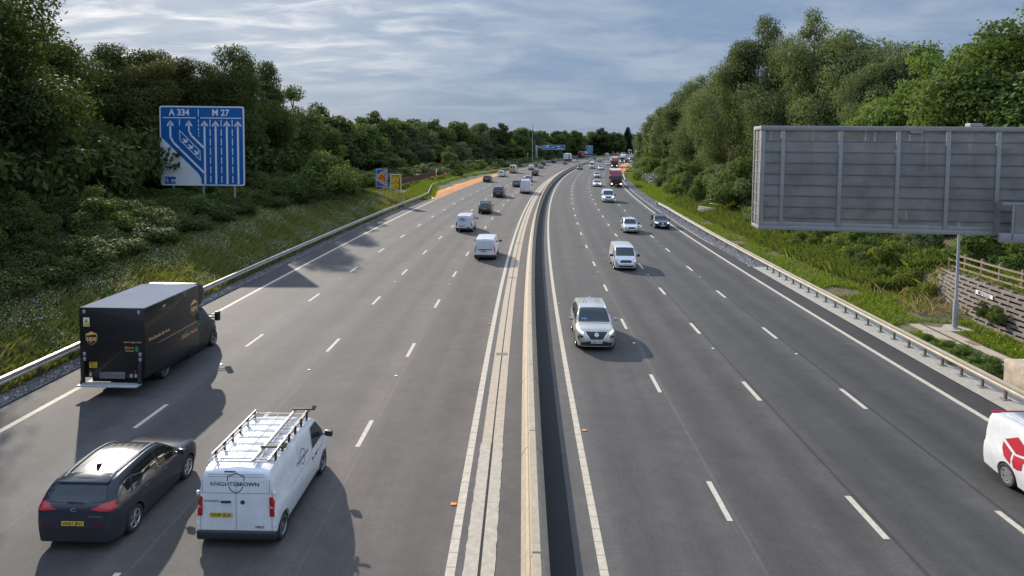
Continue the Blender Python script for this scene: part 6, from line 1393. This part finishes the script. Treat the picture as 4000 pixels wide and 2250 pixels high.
flowers('white_flowers', 11000, clump(samp(16, 104, -33.5, -25.8)), .042, FLW, .35, .75)
flowers('cow_parsley_heads', 900, samp(150, 200, 16.5, 20.), .22, FLW, .8, 2.6)
flowers('cow_parsley_heads', 500, samp(240, 340, -34, -29), .25, FLW, .6, 1.6)
flowers('yellow_flowers', 500, samp(25, 80, 14.5, 20, noslab), .06, mat('yellow_petals', (.6, .45, .03), rough=.7), .15, .4)
# loose stones on the gravel
def stones(name, n, s0, s1, d0, d1, sz, ca=(.09, .087, .087), cb=(.30, .29, .28)):
    base = np.array([(1, 0, 0), (-1, 0, 0), (0, 1, 0), (0, -1, 0), (0, 0, .7), (0, 0, -.7)]); Fb = np.array([(0, 2, 4), (2, 1, 4), (1, 3, 4), (3, 0, 4), (2, 0, 5), (1, 2, 5), (3, 1, 5), (0, 3, 5)])
    V = np.empty((n, 8, 3, 3))
    for i in range(n):
        s = near_s(s0, s1); q = P(s, rs.uniform(d0, d1), .03); b = base * rng.uniform(.5, 1.2, (6, 1)) * sz * rng.uniform(.7, 1.5); a = rs.uniform(0, 6.28); R_ = np.array([[cos(a), -sin(a), 0], [sin(a), cos(a), 0], [0, 0, 1]]); V[i] = (b @ R_.T + np.array(q))[Fb]
    me = fastmesh(name, V.reshape(-1, 3), n * 8, 3, leaf_mat('stone_chips', ca, cb, trans=0., rough=.9)); o = link(bpy.data.objects.new(name, me)); o['kind'] = 'stuff'
stones('gravel', 6000, 14, 112, -25.1, -24.3, .05); stones('gravel', 12000, 52, 190, 12.3, 14.3, .08, (.16, .15, .15), (.44, .42, .41))

# ------------------------------------------------------------------ sky, sun, camera
SUN_AZ = radians(-30.); SUN_EL = radians(25.)
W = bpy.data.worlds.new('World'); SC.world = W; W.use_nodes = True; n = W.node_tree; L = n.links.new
bg = n.nodes['Background']; sky = N(n, 'ShaderNodeTexSky', sky_type='NISHITA'); sky.sun_disc = False; sky.sun_elevation = SUN_EL; sky.sun_rotation = SUN_AZ; sky.air_density = 1.2; sky.dust_density = .6; sky.ozone_density = 2.5
tc = N(n, 'ShaderNodeTexCoord'); sp = N(n, 'ShaderNodeSeparateXYZ'); L(tc.outputs['Generated'], sp.inputs[0])
def math(op, a, b=None, c=None):
    q = N(n, 'ShaderNodeMath', operation=op)
    for i, v in enumerate((a, b, c)):
        if v is None: continue
        if isinstance(v, (int, float)): q.inputs[i].default_value = v
        else: L(v, q.inputs[i])
    return q.outputs[0]
def mrange(v, a, b, c=0., d=1.):
    r = N(n, 'ShaderNodeMapRange', interpolation_type='SMOOTHSTEP'); L(v, r.inputs[0])
    for i, x in enumerate((a, b, c, d)): r.inputs[i + 1].default_value = x
    return r.outputs[0]
def mixc(f, a, b):
    q = N(n, 'ShaderNodeMix', data_type='RGBA')
    if isinstance(f, float): q.inputs[0].default_value = f
    else: L(f, q.inputs[0])
    for i, v in ((6, a), (7, b)):
        if isinstance(v, tuple): q.inputs[i].default_value = v
        else: L(v, q.inputs[i])
    return q.outputs[2]
zz = math('MAXIMUM', sp.outputs[2], 0.); den = math('ADD', zz, .16)
cxy = N(n, 'ShaderNodeCombineXYZ'); L(math('DIVIDE', sp.outputs[0], den), cxy.inputs[0]); L(math('DIVIDE', sp.outputs[1], den), cxy.inputs[1])
mp1 = N(n, 'ShaderNodeMapping'); mp1.inputs['Scale'].default_value = (1.5, 1.9, 1); mp1.inputs['Rotation'].default_value = (0, 0, .25); L(cxy.outputs[0], mp1.inputs[0])
n1 = N(n, 'ShaderNodeTexNoise', Scale=1., Detail=7., Roughness=.58, Distortion=.4); L(mp1.outputs[0], n1.inputs['Vector'])
mp2 = N(n, 'ShaderNodeMapping'); mp2.inputs['Scale'].default_value = (2.4, 4.6, 1); mp2.inputs['Rotation'].default_value = (0, 0, .1); L(cxy.outputs[0], mp2.inputs[0])
n2 = N(n, 'ShaderNodeTexNoise', Scale=1.2, Detail=7., Roughness=.56, Distortion=.5); L(mp2.outputs[0], n2.inputs['Vector'])
sd_ = Vector((sin(SUN_AZ) * cos(SUN_EL), cos(SUN_AZ) * cos(SUN_EL), sin(SUN_EL)))
dt = N(n, 'ShaderNodeVectorMath', operation='DOT_PRODUCT'); L(tc.outputs['Generated'], dt.inputs[0]); dt.inputs[1].default_value = sd_
glow = mrange(dt.outputs['Value'], .80, .99)
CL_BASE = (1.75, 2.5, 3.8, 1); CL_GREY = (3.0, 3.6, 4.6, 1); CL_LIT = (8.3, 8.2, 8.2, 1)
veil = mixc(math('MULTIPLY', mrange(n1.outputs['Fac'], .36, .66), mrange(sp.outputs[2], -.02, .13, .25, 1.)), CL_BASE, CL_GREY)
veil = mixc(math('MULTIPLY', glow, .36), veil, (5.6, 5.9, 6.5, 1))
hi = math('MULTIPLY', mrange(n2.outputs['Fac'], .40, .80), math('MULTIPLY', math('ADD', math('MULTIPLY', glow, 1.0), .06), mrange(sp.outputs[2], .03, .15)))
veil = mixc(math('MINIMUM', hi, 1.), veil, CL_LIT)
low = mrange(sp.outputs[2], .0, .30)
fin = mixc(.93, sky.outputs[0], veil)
zen = N(n, 'ShaderNodeVectorMath', operation='SCALE'); L(fin, zen.inputs[0]); L(mrange(sp.outputs[2], .22, .5, 1., 2.6), zen.inputs['Scale']); L(zen.outputs[0], bg.inputs['Color']); bg.inputs['Strength'].default_value = .085  # overhead sky, out of view, brightened to add ambient fill
sl = bpy.data.lights.new('sun', 'SUN'); sl.energy = 4.0; sl.angle = radians(.6); sl.color = (1., .90, .76); so = link(bpy.data.objects.new('sun', sl)); so.rotation_euler = sd_.to_track_quat('Z', 'Y').to_euler()
cam = bpy.data.cameras.new('camera'); co = link(bpy.data.objects.new('camera', cam)); SC.camera = co
f_, pit, yaw, rol = 2643.17, .05644, .0166368, .0090615
R_ = Vector((cos(yaw), -sin(yaw), 0)); F_ = Vector((sin(yaw), cos(yaw), 0)); Zv = Vector((0, 0, 1)); D_ = F_ * cos(pit) - Zv * sin(pit); U_ = F_ * sin(pit) + Zv * cos(pit)
Rr_ = R_ * cos(rol) + U_ * sin(rol); Uu_ = U_ * cos(rol) - R_ * sin(rol)
M = Matrix((Rr_, Uu_, -D_)).transposed().to_4x4(); M.translation = (-.0281, -1.5533, 9.739); co.matrix_world = M
cam.sensor_fit = 'HORIZONTAL'; cam.sensor_width = 36.; cam.lens = f_ / 4000 * 36; cam.shift_y = -.10541; cam.clip_end = 6000; cam.clip_start = .1
SC.view_settings.view_transform = 'Standard'; SC.view_settings.look = 'None'; SC.view_settings.exposure = .55; SC.view_settings.gamma = 1.
SC.render.engine = 'CYCLES'; SC.cycles.max_bounces = 6; SC.cycles.transparent_max_bounces = 12; SC.cycles.diffuse_bounces = 3; SC.cycles.use_denoising = True
